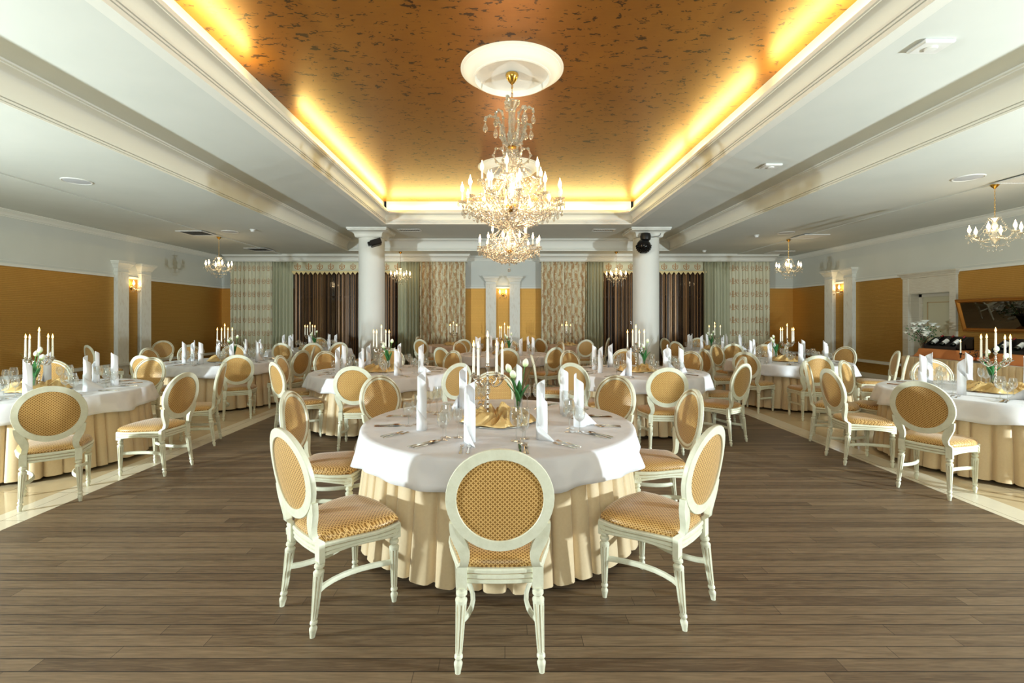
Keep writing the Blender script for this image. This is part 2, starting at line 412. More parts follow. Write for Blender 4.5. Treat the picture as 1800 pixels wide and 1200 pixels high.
for r in ((IX0-.2, IY0-.2, IX0-.08, IY1+.2), (IX1+.08, IY0-.2, IX1+.2, IY1+.2), (IX0, IY0-.2, IX1, IY0-.08), (IX0, IY1+.08, IX1, IY1+.2)):
    b.box(r[0], r[1], ZB+.05, r[2], r[3], ZG+.1)
structure(b.build('ceiling', 'plaster', smooth=False))
b = MB(); b.box(IX0-.09, IY0-.09, ZG, IX1+.09, IY1+.09, ZG+.05)
structure(b.build('ceiling_gold_panel', 'gold_leaf', smooth=False))
def frame_sweep(b, rect, prof):
    x0, y0, x1, y1 = rect; L = []
    for d, z in prof: L.append([(x0-d, y0-d, z), (x1+d, y0-d, z), (x1+d, y1+d, z), (x0-d, y1+d, z)])
    b.loft(L, True)
def cove_arc(d0, z0, d1, z1, n_=8, concave=True):
    pts = []
    for i in range(n_+1):
        t = i/n_*pi/2
        if concave: pts.append((d1+(d0-d1)*cos(t), z0+(z1-z0)*sin(t)))
        else: pts.append((d0+(d1-d0)*sin(t), z1+(z0-z1)*cos(t)))
    return pts
b = MB()
prof = [(.13, ZB-.001), (0, ZB-.001), (0, ZB+.045), (.012, ZB+.047), (.012, ZB+.052), (-.006, ZB+.055), (-.006, ZB+.075), (.008, ZB+.078), (.008, ZB+.082), (-.012, ZB+.086), (-.012, ZB+.110), (.004, ZB+.114), (.006, ZB+.12)]
prof += cove_arc(.02, ZB+.125, -.09, ZB+.25)
prof += [(-.10, ZB+.252), (-.10, ZB+.262), (-.12, ZB+.266), (-.12, ZB+.312), (-.095, ZB+.315), (-.095, ZB+.27), (.09, ZB+.27)]
frame_sweep(b, (IX0, IY0, IX1, IY1), prof)
structure(b.build('trim_1', 'moulding'))
b = MB()
prof = [(.02, ZA+.0005), (0, ZA+.0005), (0, ZA+.018), (.010, ZA+.02), (.010, ZA+.026), (-.004, ZA+.028), (-.004, ZA+.048), (.008, ZA+.05), (.008, ZA+.056), (-.010, ZA+.06), (-.010, ZA+.082), (.004, ZA+.085)]
prof += cove_arc(.01, ZA+.09, -.13, ZA+.31) + [(-.14, ZA+.315), (-.14, ZA+.325), (-.165, ZA+.33), (-.165, ZB+.001)]
frame_sweep(b, (OX0, OY0, OX1, OY1), [(d-.014, z) for d, z in prof])
structure(b.build('trim_2', 'moulding'))
# walls
def wall_cols(b, box_lo, box_hi, k_lo, k_hi):
    b.k = k_lo; b.box(*box_lo); b.k = k_hi; b.box(*box_hi)
b = MB(); b.k = 0; b.box(XL-.2, YF, 0, XL, YB+.2, DADO); b.k = 1; b.box(XL-.2, YF, DADO, XL, YB+.2, ZA+.05)
structure(b.build('wall_left', ['wallpaper_y', 'plaster'], smooth=False))
DY0, DY1, DH = 10.32, 11.38, 2.12
b = MB(); b.k = 0
b.box(XR, YF, 0, XR+.28, DY0, DADO); b.box(XR, DY1, 0, XR+.28, YB+.2, DADO); b.box(XR, DY0, DH, XR+.28, DY1, DADO)
b.k = 1; b.box(XR, YF, DADO, XR+.28, YB+.2, ZA+.05)
b.box(XR+.28, DY0-.3, 0, XR+.34, DY0+.02, 2.6); b.box(XR+.28, DY1+.0, 0, XR+.34, DY1+.3, 2.6)
structure(b.build('wall_right', ['wallpaper_y', 'plaster'], smooth=False))
# back wall with two window openings (behind the string curtains)
WIN = [(-6.95, -2.9), (3.15, 6.6)]
b = MB(); b.k = 0
xs = [XL, WIN[0][0], WIN[0][1], WIN[1][0], WIN[1][1], XR]
for i in (0, 2, 4): b.box(xs[i], YB, 0, xs[i+1], YB+.2, DADO); 
for w0, w1 in WIN: b.box(w0, YB, 0, w1, YB+.2, .12)
b.k = 1
for i in (0, 2, 4): b.box(xs[i], YB, DADO, xs[i+1], YB+.2, ZA+.05)
for w0, w1 in WIN: b.box(w0, YB, 3.1, w1, YB+.2, ZA+.05)
structure(b.build('wall_back', ['wallpaper_x', 'plaster'], smooth=False))
b = MB(); b.box(XL-.2, YF-.2, 0, XR+.3, YF, ZA+.05)
structure(b.build('wall_front', 'plaster', smooth=False))
for wi, (w0, w1) in enumerate(WIN):
    r = empty('window_%d' % (wi+1), ((w0+w1)/2, YB+.08, .12)); structure(r); hw = (w1-w0)/2; H = 2.98
    f = MB(); f.box(-hw, -.04, 0, -hw+.07, .04, H); f.box(hw-.07, -.04, 0, hw, .04, H); f.box(-hw, -.04, 0, hw, .04, .07); f.box(-hw, -.04, H-.07, hw, .04, H)
    for k in range(1, 4): xx = -hw+2*hw*k/4; f.box(xx-.035, -.04, 0, xx+.035, .04, H)
    f.box(-hw, -.03, 2.1, hw, .03, 2.17)
    f.build('window_frame', 'dark_frame', r, False)
    g = MB(); g.box(-hw+.03, -.004, .03, hw-.03, .004, H-.03); g.build('window_pane', 'window_glass', r, False)
# dado rail, cornice, low wall ledge
def along_walls(b, prof, gap=None):
    """profile (d into room, z) swept round the room"""
    L = [[(XL+d, YF+d, z), (XR-d, YF+d, z), (XR-d, YB-d, z), (XL+d, YB-d, z)] for d, z in prof]
    b.loft(L, True)
b = MB(); along_walls(b, [(0, ZA-.15), (.02, ZA-.15), (.02, ZA-.13), (.035, ZA-.125), (.05, ZA-.09), (.09, ZA-.045), (.12, ZA-.035), (.12, ZA-.02), (.14, ZA-.016), (.14, ZA-.0)])
structure(b.build('trim_3', 'moulding'))
b = MB()
def rail(b, z0, z1, d, x0=XL, x1=XR, door=True):
    b.box(XL, YF, z0, XL+d, YB, z1)
    if door: b.box(XR-d, YF, z0, XR, DY0-.16, z1); b.box(XR-d, DY1+.16, z0, XR, YB, z1)
    else: b.box(XR-d, YF, z0, XR, YB, z1)
    b.box(XL, YB-d, z0, WIN[0][0], YB, z1); b.box(WIN[0][1], YB-d, z0, WIN[1][0], YB, z1); b.box(WIN[1][1], YB-d, z0, XR, YB, z1)
rail(b, DADO, DADO+.035, .03); rail(b, DADO+.035, DADO+.05, .042); rail(b, DADO+.10, DADO+.108, .006)
structure(b.build('trim_4', 'moulding', smooth=False))
b = MB(); b.box(XL, 7.0, .40, XL+.16, YB, .46); b.box(XR-.16, DY1+.2, .40, XR, YB, .46)
structure(b.build('trim_5', 'moulding', smooth=False))
b = MB(); rail(b, 0, .12, .02)
structure(b.build('baseboard_all', 'moulding', smooth=False))
# curtain pelmets below the ceiling in front of both window bays
for i, (x0, x1) in enumerate(((-8.92, -1.22), (1.14, 8.66))):
    b = MB(); L = []
    for d, z in [(0, 3.37), (0, 3.40), (-.015, 3.41), (-.015, 3.45), (-.03, 3.47), (-.07, 3.52), (-.09, 3.53), (-.09, 3.56), (-.11, 3.565), (-.11, ZA)]:
        y = 15.52+d; L.append([(x0+d, YB, z), (x0+d, y, z), (x1-d, y, z), (x1-d, YB, z)])
    b.loft(L, False); b.add([(x0, 15.52, 3.37), (x1, 15.52, 3.37), (x1, YB, 3.37), (x0, YB, 3.37)], [(0, 1, 2, 3)])
    structure(b.build('trim_%d' % (6+i), 'moulding'))
# columns
def square_loop(h, z): return [(-h, -h, z), (h, -h, z), (h, h, z), (-h, h, z)]
cb = empty('column')
s = MB(); R0 = .35
s.lathe([(R0*1.0, 0), (R0, .02), (R0, 3.0), (R0*.985, ZB-.22)], 40); s.build('shaft', 'column_plaster', cb)
s = MB()
L = [square_loop(.34, ZB-.24), square_loop(.35, ZB-.235), square_loop(.355, ZB-.215)] + [square_loop(.36+.13*(1-cos(t)), ZB-.21+.13*sin(t)) for t in [i/6*pi/2 for i in range(7)]] + [square_loop(.51, ZB-.07), square_loop(.51, ZB-.045), square_loop(.53, ZB-.04), square_loop(.53, ZB)]
s.loft(L, True, True); s.build('capital', 'moulding', cb)
s = MB(); s.box(-.42, -.42, 0, .42, .42, .08); s.lathe([(.41, .08), (.42, .11), (.40, .15), (.36, .17), (.35, .2)], 32); s.build('base', 'moulding', cb)
P = Proto(cb)
c1 = P.place((-3.64, 13.25, 0), 0, 'round white column with square capital, left of the middle, carrying the boxy black spotlight', 'column', 'columns')
c2 = P.place((3.87, 13.25, 0), 0, 'round white column with square capital, right of the middle, carrying the round studded black light', 'column', 'columns')
for c in (c1, c2): c['kind'] = 'structure'
# pilasters
def pilaster(w, d, name='pilaster'):
    r = empty(name); h = w/2; s = MB()
    s.box(-h, -d, .16, h, 0, 2.66); s.build('shaft', 'pilaster_paint', r, False)
    s = MB(); L = []
    for o_, z in [(0, 2.66), (.012, 2.665), (.012, 2.685), (.0, 2.69), (.0, 2.75), (.02, 2.76), (.03, 2.79), (.07, 2.86), (.085, 2.87), (.085, 2.895), (.10, 2.90), (.10, 2.93)]:
        L.append([(-h-o_, 0, z), (-h-o_, -d-o_, z), (h+o_, -d-o_, z), (h+o_, 0, z)])
    s.loft(L, False, True); s.build('capital', 'moulding', r)
    s = MB(); s.box(-h-.02, -d-.02, 0, h+.02, 0, .16, .008); s.build('base', 'pilaster_paint', r, False)
    return r
P = Proto(pilaster(.34, .10))
for (x, y, rz, lab) in [(-.45, YB, 0, 'white pilaster on the back wall, left of its sconce'), (.335, YB, 0, 'white pilaster on the back wall, right of its sconce'),
    (XL, 11.75, pi/2, 'white pilaster on the left wall, nearer one of the pair'), (XL, 12.5, pi/2, 'white pilaster on the left wall, farther one of the pair'),
    (XR, 13.3, -pi/2, 'white pilaster on the right wall, nearer one of the pair'), (XR, 14.1, -pi/2, 'white pilaster on the right wall, farther one of the pair')]:
    P.place((x, y, 0), rz, lab, 'pilaster', 'pilasters flanking the sconces')
# door in the right wall with panelled surround
r = empty('door_1', (XR, (DY0+DY1)/2, 0)); structure(r); hw = (DY1-DY0)/2
s = MB()
s.box(-.05, -hw-.15, 0, 0, -hw, 2.52); s.box(-.05, hw, 0, 0, hw+.15, 2.52); s.box(-.035, -hw, DH, 0, hw, 2.47)
L = []
for o_, z in [(0, 2.47), (.015, 2.48), (.015, 2.50), (.03, 2.52), (.06, 2.56), (.075, 2.565), (.075, 2.59)]:
    L.append([(0, -hw-.15-o_, z), (-.05-o_, -hw-.15-o_, z), (-.05-o_, hw+.15+o_, z), (0, hw+.15+o_, z)])
s.loft(L, False, True); s.build('door_surround', 'door_paint', r, False)
s = MB(); s.box(.20, -hw, 0, .27, -hw+.09, DH); s.box(.20, hw-.09, 0, .27, hw, DH); s.box(.20, -hw, DH-.08, .27, hw, DH); s.box(0, hw-.012, 0, .27, hw+.001, DH); s.box(0, -hw-.001, 0, .27, -hw+.012, DH); s.box(0, -hw, DH-.012, .27, hw, DH+.001); s.build('door_frame', 'door_paint', r, False)
s = MB(); s.box(.235, -hw+.09, 0, .275, hw-.09, DH-.08)
PM = MB()
for (z0, z1) in ((.12, .85), (.95, DH-.2)):
    y0, y1 = -hw+.2, hw-.2; t = .022
    for (a0, c0, a1, c1_) in ((y0, z0, y0+t, z1), (y1-t, z0, y1, z1), (y0, z0, y1, z0+t), (y0, z1-t, y1, z1)): PM.box(.222, a0, c0, .235, a1, c1_, .004)
    s.box(.228, y0+.08, z0+.08, .235, y1-.08, z1-.08, .003)
dl = s.build('door_leaf', 'door_leaf_paint', r, False); PM.build('panel_moulding', 'ivory_groove', dl, False)
s = MB(); s.tube([(.235, hw-.14, 1.02), (.19, hw-.14, 1.02), (.19, hw-.24, 1.02)], .009, 6); s.build('door_handle', 'brass', dl)

# ------------------------------------------------------------ curtains
def drape(name, mt, x0, x1, y, z0, z1, folds, amp, label, parent=None, cat='curtain', group=None, thick=.004, seed=0, spread=0, sharp=1.0):
    rnd = random.Random(seed); ph = [rnd.uniform(-.8, .8) for _ in range(folds+2)]; am = [rnd.uniform(.6, 1.2) for _ in range(folds+2)]
    nu = folds*8; Wd = x1-x0
    def fn(u, v):
        k = u*folds; i = int(min(folds-1, k)); a = am[i]*(1-(k-i))+am[i+1]*(k-i)
        t = k*2*pi+ph[i]*(1-(k-i))+ph[i+1]*(k-i)
        top = .55+.45*min(1, (1-v)*4+.15)
        return (x0+Wd*u-spread*(1-v)*(.5-u)*2*-1*0 + .012*sin(t*1.0)*a, y-amp*a*top*sin(t)*(1.1-.3*v), z0+(z1-z0)*v)
    b = MB(); b.grid(fn, nu, 10, uvs=lambda u, v: (u*Wd*1.7+seed*.37, (z1-z0)*v))
    o = b.build(name, mt, parent)
    md = o.modifiers.new('thickness', 'SOLIDIFY'); md.thickness = thick
    if not parent: tag(o, label, cat, group)
    return o
YC = 15.68; ZT = 3.385
G = 'patterned drapes of the back windows'
drape('patterned_curtain', 'drape_motif', -8.9, -7.48, YC, .02, ZT, 12, .055, 'ivory drape woven with tan chandelier motifs, far left of the left window bay', group=G, seed=1)
drape('patterned_curtain', 'drape_damask', -2.75, -1.27, YC-.03, .02, ZT, 13, .055, 'ivory and copper damask drape, beside the left end of the central back wall panel', group=G, seed=2)
drape('patterned_curtain', 'drape_damask', 1.19, 2.66, YC-.03, .02, ZT, 13, .055, 'ivory and copper damask drape, beside the right end of the central back wall panel', group=G, seed=3)
drape('patterned_curtain', 'drape_motif', 7.28, 8.62, YC, .02, ZT, 12, .055, 'ivory drape woven with tan chandelier motifs, far right of the right window bay', group=G, seed=4)
G = 'plain sage drapes of the back windows'
drape('plain_curtain', 'drape_sage', -7.52, -6.86, YC-.01, .02, ZT, 6, .055, 'plain sage green curtain left of the brown strings in the left window bay', group=G, seed=5)
drape('plain_curtain', 'drape_sage', -3.46, -2.70, YC+.02, .02, ZT, 7, .05, 'plain sage green curtain just right of the left column', group=G, seed=6)
drape('plain_curtain', 'drape_sage', 2.60, 3.22, YC+.02, .02, ZT, 6, .05, 'plain sage green curtain left of the strings in the right window bay', group=G, seed=7)
drape('plain_curtain', 'drape_sage', 6.46, 7.34, YC-.01, .02, ZT, 8, .055, 'plain sage green curtain right of the brown strings in the right window bay', group=G, seed=8)
for x0, x1, side in ((-6.9, -3.4, 'left'), (3.2, 6.56, 'right')):
    r = empty('valance', ((x0+x1)/2, 15.72, 3.0)); hw = (x1-x0)/2
    tag(r, 'pleated valance with chandelier motifs and zigzag gold trim over the %s window' % side, 'valance', 'window valances')
    b = MB(); N = 90
    b.grid(lambda u, v: (-hw+2*hw*u, -.02-.012*sin(u*2*pi*9), .06+.325*v), N, 2, uvs=lambda u, v: (u*2*hw, .325*v))
    o = b.build('valance_cloth', 'valance_cloth', r); o.modifiers.new('t', 'SOLIDIFY').thickness = .004
    b = MB(); nz = int(2*hw/.15)
    for i in range(nz):
        a = -hw+2*hw*i/nz; c = -hw+2*hw*(i+1)/nz; mid = (a+c)/2
        b.add([(a, -.045, .075), (c, -.045, .075), (c, -.045, .05), (mid, -.045, -.045), (a, -.045, .05), (a, -.04, .075), (c, -.04, .075), (c, -.04, .05), (mid, -.04, -.045), (a, -.04, .05)],
              [(0, 4, 3, 2, 1), (5, 6, 7, 8, 9), (4, 9, 8, 3), (3, 8, 7, 2)])
    b.build('zigzag_trim', 'fringe_gold', r, False)
    b = MB(); rnd = random.Random(3); n_ = int((2*hw)/.019)
    for i in range(n_):
        x = x0+.02+i*.019+rnd.uniform(-.004, .004); w = rnd.choice((.004, .006, .008, .010)); y = 15.80+rnd.uniform(-.012, .012)
        b.loft([[(x-w, y, z), (x, y-.006, z), (x+w, y, z), (x, y+.006, z)] for z in (.01, 1.2, 2.2, 3.1)], True)
    o = b.build('string_curtain', 'string_brown', None, False); tag(o, 'brown string curtain hanging in the %s back window' % side, 'string curtain', 'string curtains', 'stuff')

# ------------------------------------------------------------ crystal drops, lamps on columns, ceiling fittings
def drop_mesh(b, c, h, w):
    x, y, z = c
    b.lathe([(.001, 0), (w*.55, -h*.30), (w, -h*.62), (w*.6, -h*.9), (.001, -h)], 6, x, y, z)
def bead_chain(b, p0, p1, sag, n_, w):
    for i in range(n_):
        t = (i+.5)/n_; x = p0[0]+(p1[0]-p0[0])*t; y = p0[1]+(p1[1]-p0[1])*t; z = p0[2]+(p1[2]-p0[2])*t - sag*4*t*(1-t)
        b.lathe([(.001, w*1.25), (w, 0), (.001, -w*1.25)], 5, x, y, z)
def scurve(r0, z0, r1, z1, dip, n_=12):
    """candle arm from hub (r0,z0) sweeping down then up to (r1,z1)"""
    P = []
    for i in range(n_+1):
        t = i/n_; r = r0+(r1-r0)*(t+.10*sin(pi*t)); z = z0+(z1-z0)*t - dip*sin(pi*min(1, t*1.15))*(1-t*.15)
        P.append((r, z))
    return P
BULBP = [(.007, 0), (.0115, .008), (.0155, .022), (.0145, .036), (.009, .052), (.004, .066), (.0012, .082)]
def candle_arm(root, ang, r0, z0, r1, z1, dip, sc=1.0, drops=5, armr=.008, tall=.085, name='candle_arm', dropobjs=None):
    R = Matrix.Rotation(ang, 4, 'Z')
    b = MB(); b.T = R; pts = [(r, 0, z) for r, z in scurve(r0, z0, r1, z1, dip)]; b.tube(pts, armr, 6); a = b.build(name, 'crystal_arm', root)
    b = MB(); b.T = R; b.lathe([(.008, -.012), (.012, -.004), (.045*sc, .006), (.052*sc, .016), (.046*sc, .012), (.012, .004)], 14, r1, 0, z1); 
    for k in range(drops):
        q = 2*pi*k/drops+.3; drop_mesh(b, (r1+.047*sc*cos(q), .047*sc*sin(q), z1+.002), .034*sc+.008, .0085*sc)
    b.build('bobeche', 'crystal', a)
    b = MB(); b.T = R; b.lathe([(.0125, .004), (.0115, tall)], 12, r1, 0, z1, caps=True); b.build('candle_sleeve', 'sleeve', a)
    b = MB(); b.T = R; b.lathe([(p*1.45, z*1.45+tall) for p, z in BULBP], 10, r1, 0, z1); b.build('bulb', 'bulb', a)
    return a
def chain(root, z0, z1, r=.012):
    b = MB(); n_ = max(2, int((z1-z0)/(r*2.6))); st = (z1-z0)/n_
    for i in range(n_):
        zc = z0+(i+.5)*st; ax = (1, 0) if i % 2 else (0, 1)
        pts = [(ax[0]*r*.6*cos(2*pi*k/8), ax[1]*r*.6*cos(2*pi*k/8), zc+st*.66*sin(2*pi*k/8)) for k in range(8)]
        b.tube(pts, r*.17, 4, closed=True)
    return b.build('chain', 'brass', root)
def big_chandelier():
    r = empty('crystal_chandelier')      # origin at the gold ceiling height
    Z = lambda z: z-ZG
    b = MB(); b.lathe([(.001, 0), (.075, 0), (.08, -.015), (.072, -.04), (.055, -.075), (.03, -.105), (.012, -.125), (.001, -.13)], 20, 0, 0, Z(4.50)); b.build('ceiling_canopy', 'brass', r)
    chain(r, Z(4.17), Z(4.38), .018)
    b = MB(); b.lathe([(.004, Z(4.40)), (.004, Z(4.10))], 6); b.build('cable', 'brass', r)
    b = MB()
    b.lathe([(.005, Z(4.18)), (.10, Z(4.16)), (.09, Z(4.13)), (.05, Z(4.09)), (.035, Z(4.0)), (.05, Z(3.92)), (.03, Z(3.86)), (.045, Z(3.80)), (.06, Z(3.73)), (.035, Z(3.66)), (.03, Z(3.6)), (.07, Z(3.56)), (.04, Z(3.5)), (.05, Z(3.42)), (.09, Z(3.36)), (.05, Z(3.28)), (.03, Z(3.1)), (.05, Z(3.0)), (.03, Z(2.9)), (.02, Z(2.70))], 14)
    b.build('glass_stem', 'crystal_arm', r)
    b = MB(); b.lathe([(.02, Z(3.64)), (.06, Z(3.62)), (.065, Z(3.60)), (.02, Z(3.585))], 16); b.lathe([(.02, Z(2.93)), (.075, Z(2.91)), (.08, Z(2.86)), (.03, Z(2.83))], 16)
    b.build('brass_collar', 'brass', r)
    # crown scrolls with single drops
    for k in range(9):
        a = 2*pi*k/9+.3; b = MB(); b.T = Matrix.Rotation(a, 4, 'Z')
        top = (4.13, 4.0, 3.87)[k % 3]; rr = (.27, .32, .24)[k % 3]
        pts = [(.04, 0, Z(3.62)), (.10, 0, Z(3.66)), (.14, 0, Z(3.74)), (.145, 0, Z(top-.12)), (.17, 0, Z(top-.03)), (rr-.05, 0, Z(top)), (rr, 0, Z(top-.02)), (rr+.005, 0, Z(top-.05))]
        b.tube(pts, .014, 6)
        for p in pts[1:]: b.ball(p, .021, 6, 4)
        s = b.build('crown_scroll', 'crystal_arm', r)
        b = MB(); b.T = Matrix.Rotation(a, 4, 'Z'); drop_mesh(b, (rr+.005, 0, Z(top-.07)), .13, .034); b.build('crystal_drop', 'crystal', s)
    for k in range(6):
        a = 2*pi*k/6; b = MB(); b.T = Matrix.Rotation(a, 4, 'Z')
        pts = [(.05, 0, Z(3.40)), (.12, 0, Z(3.40)), (.19, 0, Z(3.44)), (.225, 0, Z(3.52)), (.195, 0, Z(3.60)), (.13, 0, Z(3.60)), (.10, 0, Z(3.55))]
        b.tube(pts, .012, 6); [b.ball(p, .020, 6, 4) for p in pts[1:]]
        b.build('lower_scroll', 'crystal_arm', r)
    for k in range(12): candle_arm(r, 2*pi*k/12+.12, .05, Z(2.88), .60, Z(2.93), .10, 1.15, 6, .009, .13, 'lower_candle_arm')
    for k in range(6): candle_arm(r, 2*pi*k/6+.35, .05, Z(2.95), .38, Z(3.17), .06, 1.15, 6, .009, .13, 'upper_candle_arm')
    # large drops (each its own part) and the bead garlands
    cnt = 0; rnd = random.Random(5)
    for ring, nn, zz, hh in ((.60, 24, 2.86, .085), (.46, 20, 2.80, .075), (.30, 16, 2.74, .075), (.15, 10, 2.68, .07), (.38, 12, 3.10, .07)):
        for k in range(nn):
            a = 2*pi*(k+rnd.uniform(-.2, .2))/nn; b = MB(); drop_mesh(b, (ring*cos(a), ring*sin(a), Z(zz+rnd.uniform(-.015, .02))), hh*rnd.uniform(.8, 1.15), .019); b.build('crystal_drop', 'crystal', r); cnt += 1
    b = MB()
    for k in range(12):
        a0 = 2*pi*k/12+.12; a1 = a0+2*pi/12; P = lambda rr, a, z: (rr*cos(a), rr*sin(a), Z(z))
        bead_chain(b, P(.60, a0, 2.90), P(.60, a1, 2.90), .07, 13, .0105)
        bead_chain(b, P(.06, a0, 3.42), P(.60, a0, 2.93), .14, 28, .0105)
        bead_chain(b, P(.05, a0, 2.70), P(.57, a0, 2.86), .05, 24, .011)
        bead_chain(b, P(.05, a0+.26, 2.66), P(.44, a0+.26, 2.80), .05, 20, .012)
        bead_chain(b, P(.44, a0, 2.82), P(.44, a1, 2.82), .05, 9, .011); bead_chain(b, P(.28, a0, 2.76), P(.28, a1, 2.76), .03, 6, .011)
    for k in range(6):
        a0 = 2*pi*k/6+.35; a1 = a0+2*pi/6
        bead_chain(b, P(.38, a0, 3.15), P(.38, a1, 3.15), .07, 16, .0105); bead_chain(b, P(.07, a0, 3.55), P(.38, a0, 3.18), .08, 20, .0105)
        bead_chain(b, P(.12, a0, 3.90), P(.06, a0, 3.45), .02, 20, .010); bead_chain(b, P(.05, a0, 3.36), P(.22, a0, 3.0), .04, 18, .011)
    for k in range(120):
        a = rnd.uniform(0, 2*pi); rr = rnd.uniform(.03, .16); z = rnd.uniform(3.0, 3.98); w = rnd.uniform(.010, .018)
        b.lathe([(.001, w*1.5), (w, 0), (.001, -w*1.5)], 5, rr*cos(a), rr*sin(a), Z(z))
    for k in range(420):
        a = rnd.uniform(0, 2*pi); t = rnd.random(); rr = .06+.46*sqrt(t); z = 2.72+.14*t+rnd.uniform(-.04, .10)+(.25*(1-t)*rnd.random()); w = rnd.uniform(.009, .017)
        b.lathe([(.001, w*1.4), (w, 0), (.001, -w*1.4)], 5, rr*cos(a), rr*sin(a), Z(z))
    g = b.build('crystal_garland', 'crystal', r, False); g['kind'] = 'stuff'
    b = MB(); b.ball((0, 0, Z(2.50)), .035, 10, 8); b.lathe([(.004, Z(2.53)), (.004, Z(2.70))], 5); b.build('crystal_ball', 'crystal', r)
    lamp('POINT', 'chandelier_glow', (0, 0, Z(3.12)), 95, (1, .64, .36), .28, parent=r)
    return r
P = Proto(big_chandelier())
P.place((.09, 5.85, ZG), 0, 'big tiered crystal chandelier with lit candle bulbs, the nearer and larger of the two', 'chandelier', 'large crystal chandeliers under the golden ceiling')
P.place((.09, 9.6, ZG), .2, 'big tiered crystal chandelier hanging behind and below the nearer one', 'chandelier', 'large crystal chandeliers under the golden ceiling')
r0 = MB()
r0.lathe([(.62, 0), (.62, -.012), (.585, -.02), (.585, -.03), (.55, -.045), (.53, -.075), (.49, -.10), (.47, -.105), (.47, -.115), (.45, -.12), (.44, -.05), (.30, -.04), (.001, -.04)], 56)
P = Proto(r0.build('ceiling_medallion', 'moulding'))
P.place((.09, 5.85, ZG), 0, 'round white plaster ceiling medallion above the nearer big chandelier', 'ceiling medallion', 'ceiling medallions')
P.place((.09, 9.6, ZG), 0, 'round white plaster ceiling medallion above the farther big chandelier', 'ceiling medallion', 'ceiling medallions')
def small_chandelier():
    r = empty('small_chandelier')   # origin at ceiling
    b = MB(); b.lathe([(.001, 0), (.055, 0), (.056, -.012), (.04, -.035), (.02, -.055), (.008, -.07), (.001, -.072)], 16); b.build('ceiling_canopy', 'brass', r)
    chain(r, -.52, -.07, .013)
    b = MB(); b.lathe([(.004, -.50), (.075, -.505), (.08, -.52), (.045, -.545), (.025, -.58), (.04, -.63), (.022, -.68), (.022, -.74), (.05, -.78), (.06, -.82), (.03, -.86), (.012, -.90), (.001, -.92)], 14); b.build('glass_stem', 'crystal_arm', r)
    for k in range(6): candle_arm(r, 2*pi*k/6+.25, .03, -.80, .29, -.77, .06, .95, 4, .008, .06)
    for k in range(6):
        a = 2*pi*k/6+.25
        b = MB(); b.T = Matrix.Rotation(a+.5, 4, 'Z'); b.tube([(.03, 0, -.72), (.08, 0, -.66), (.12, 0, -.67), (.13, 0, -.71), (.10, 0, -.73)], .006, 5); b.build('scroll', 'crystal_arm', r)
    rnd = random.Random(2)
    for k in range(18):
        a = 2*pi*k/18; rr = (.29, .16, .08)[k % 3]; b = MB(); drop_mesh(b, (rr*cos(a), rr*sin(a), (-.83, -.91, -.97)[k % 3]), .05, .013); b.build('crystal_drop', 'crystal', r)
    b = MB()
    for k in range(6):
        a0 = 2*pi*k/6+.25; a1 = a0+pi/3; P_ = lambda rr, a, z: (rr*cos(a), rr*sin(a), z)
        bead_chain(b, P_(.29, a0, -.78), P_(.29, a1, -.78), .07, 12, .007); bead_chain(b, P_(.07, a0, -.52), P_(.28, a0, -.76), .05, 14, .007)
        bead_chain(b, P_(.02, a0, -.94), P_(.24, a0, -.82), .04, 12, .008)
    g = b.build('crystal_garland', 'crystal', r, False); g['kind'] = 'stuff'
    lamp('POINT', 'small_chandelier_glow', (0, 0, -.66), 7, (1, .74, .42), .12, parent=r)
    return r
P = Proto(small_chandelier())
for (x, y, z, rz, lab) in [(-7.15, 12.1, ZA-.018, 0, 'small crystal chandelier over the left side tables'), (7.45, 7.35, ZA-.018, .3, 'small crystal chandelier nearest on the right side, before the right wall'),
    (7.40, 12.6, ZA, .6, 'small crystal chandelier at the far right corner'), (-3.22, 14.95, ZA, .1, 'small crystal chandelier just right of the left column'), (3.45, 14.95, ZA, .5, 'small crystal chandelier just left of the right column')]:
    P.place((x, y, z), rz, lab, 'chandelier', 'small crystal chandeliers')
def sconce():
    r = empty('wall_sconce')   # wall at y=0, room at -y
    b = MB(); b.T = Matrix.Rotation(pi/2, 4, 'X'); b.lathe([(.001, .0), (.05, 0), (.055, .01), (.04, .025), (.012, .04), (.001, .045)], 14); b.build('back_plate', 'brass', r)
    for a in (-pi/2-.65, -pi/2+.65): candle_arm(r, a, .02, -.0, .17, .0, .05, .8, 4, .007, .055)
    b = MB(); rnd = random.Random(4)
    for k in range(14): drop_mesh(b, (rnd.uniform(-.16, .16), rnd.uniform(-.15, -.03), rnd.uniform(-.10, -.02)), .045, .011)
    b.build('crystal_drops', 'crystal', r, False)
    lamp('POINT', 'sconce_glow', (0, -.15, .12), 4.5, (1, .70, .34), .06, parent=r)
    return r
P = Proto(sconce())
P.place((-.055, YB, 2.32), 0, 'two-armed crystal wall sconce between the pilasters of the back wall', 'wall lamp', 'crystal wall sconces')
P.place((XL, 12.13, 2.32), pi/2, 'two-armed crystal wall sconce between the pilasters of the left wall', 'wall lamp', 'crystal wall sconces')
P.place((XR, 13.7, 2.32), -pi/2, 'two-armed crystal wall sconce between the pilasters of the right wall', 'wall lamp', 'crystal wall sconces')
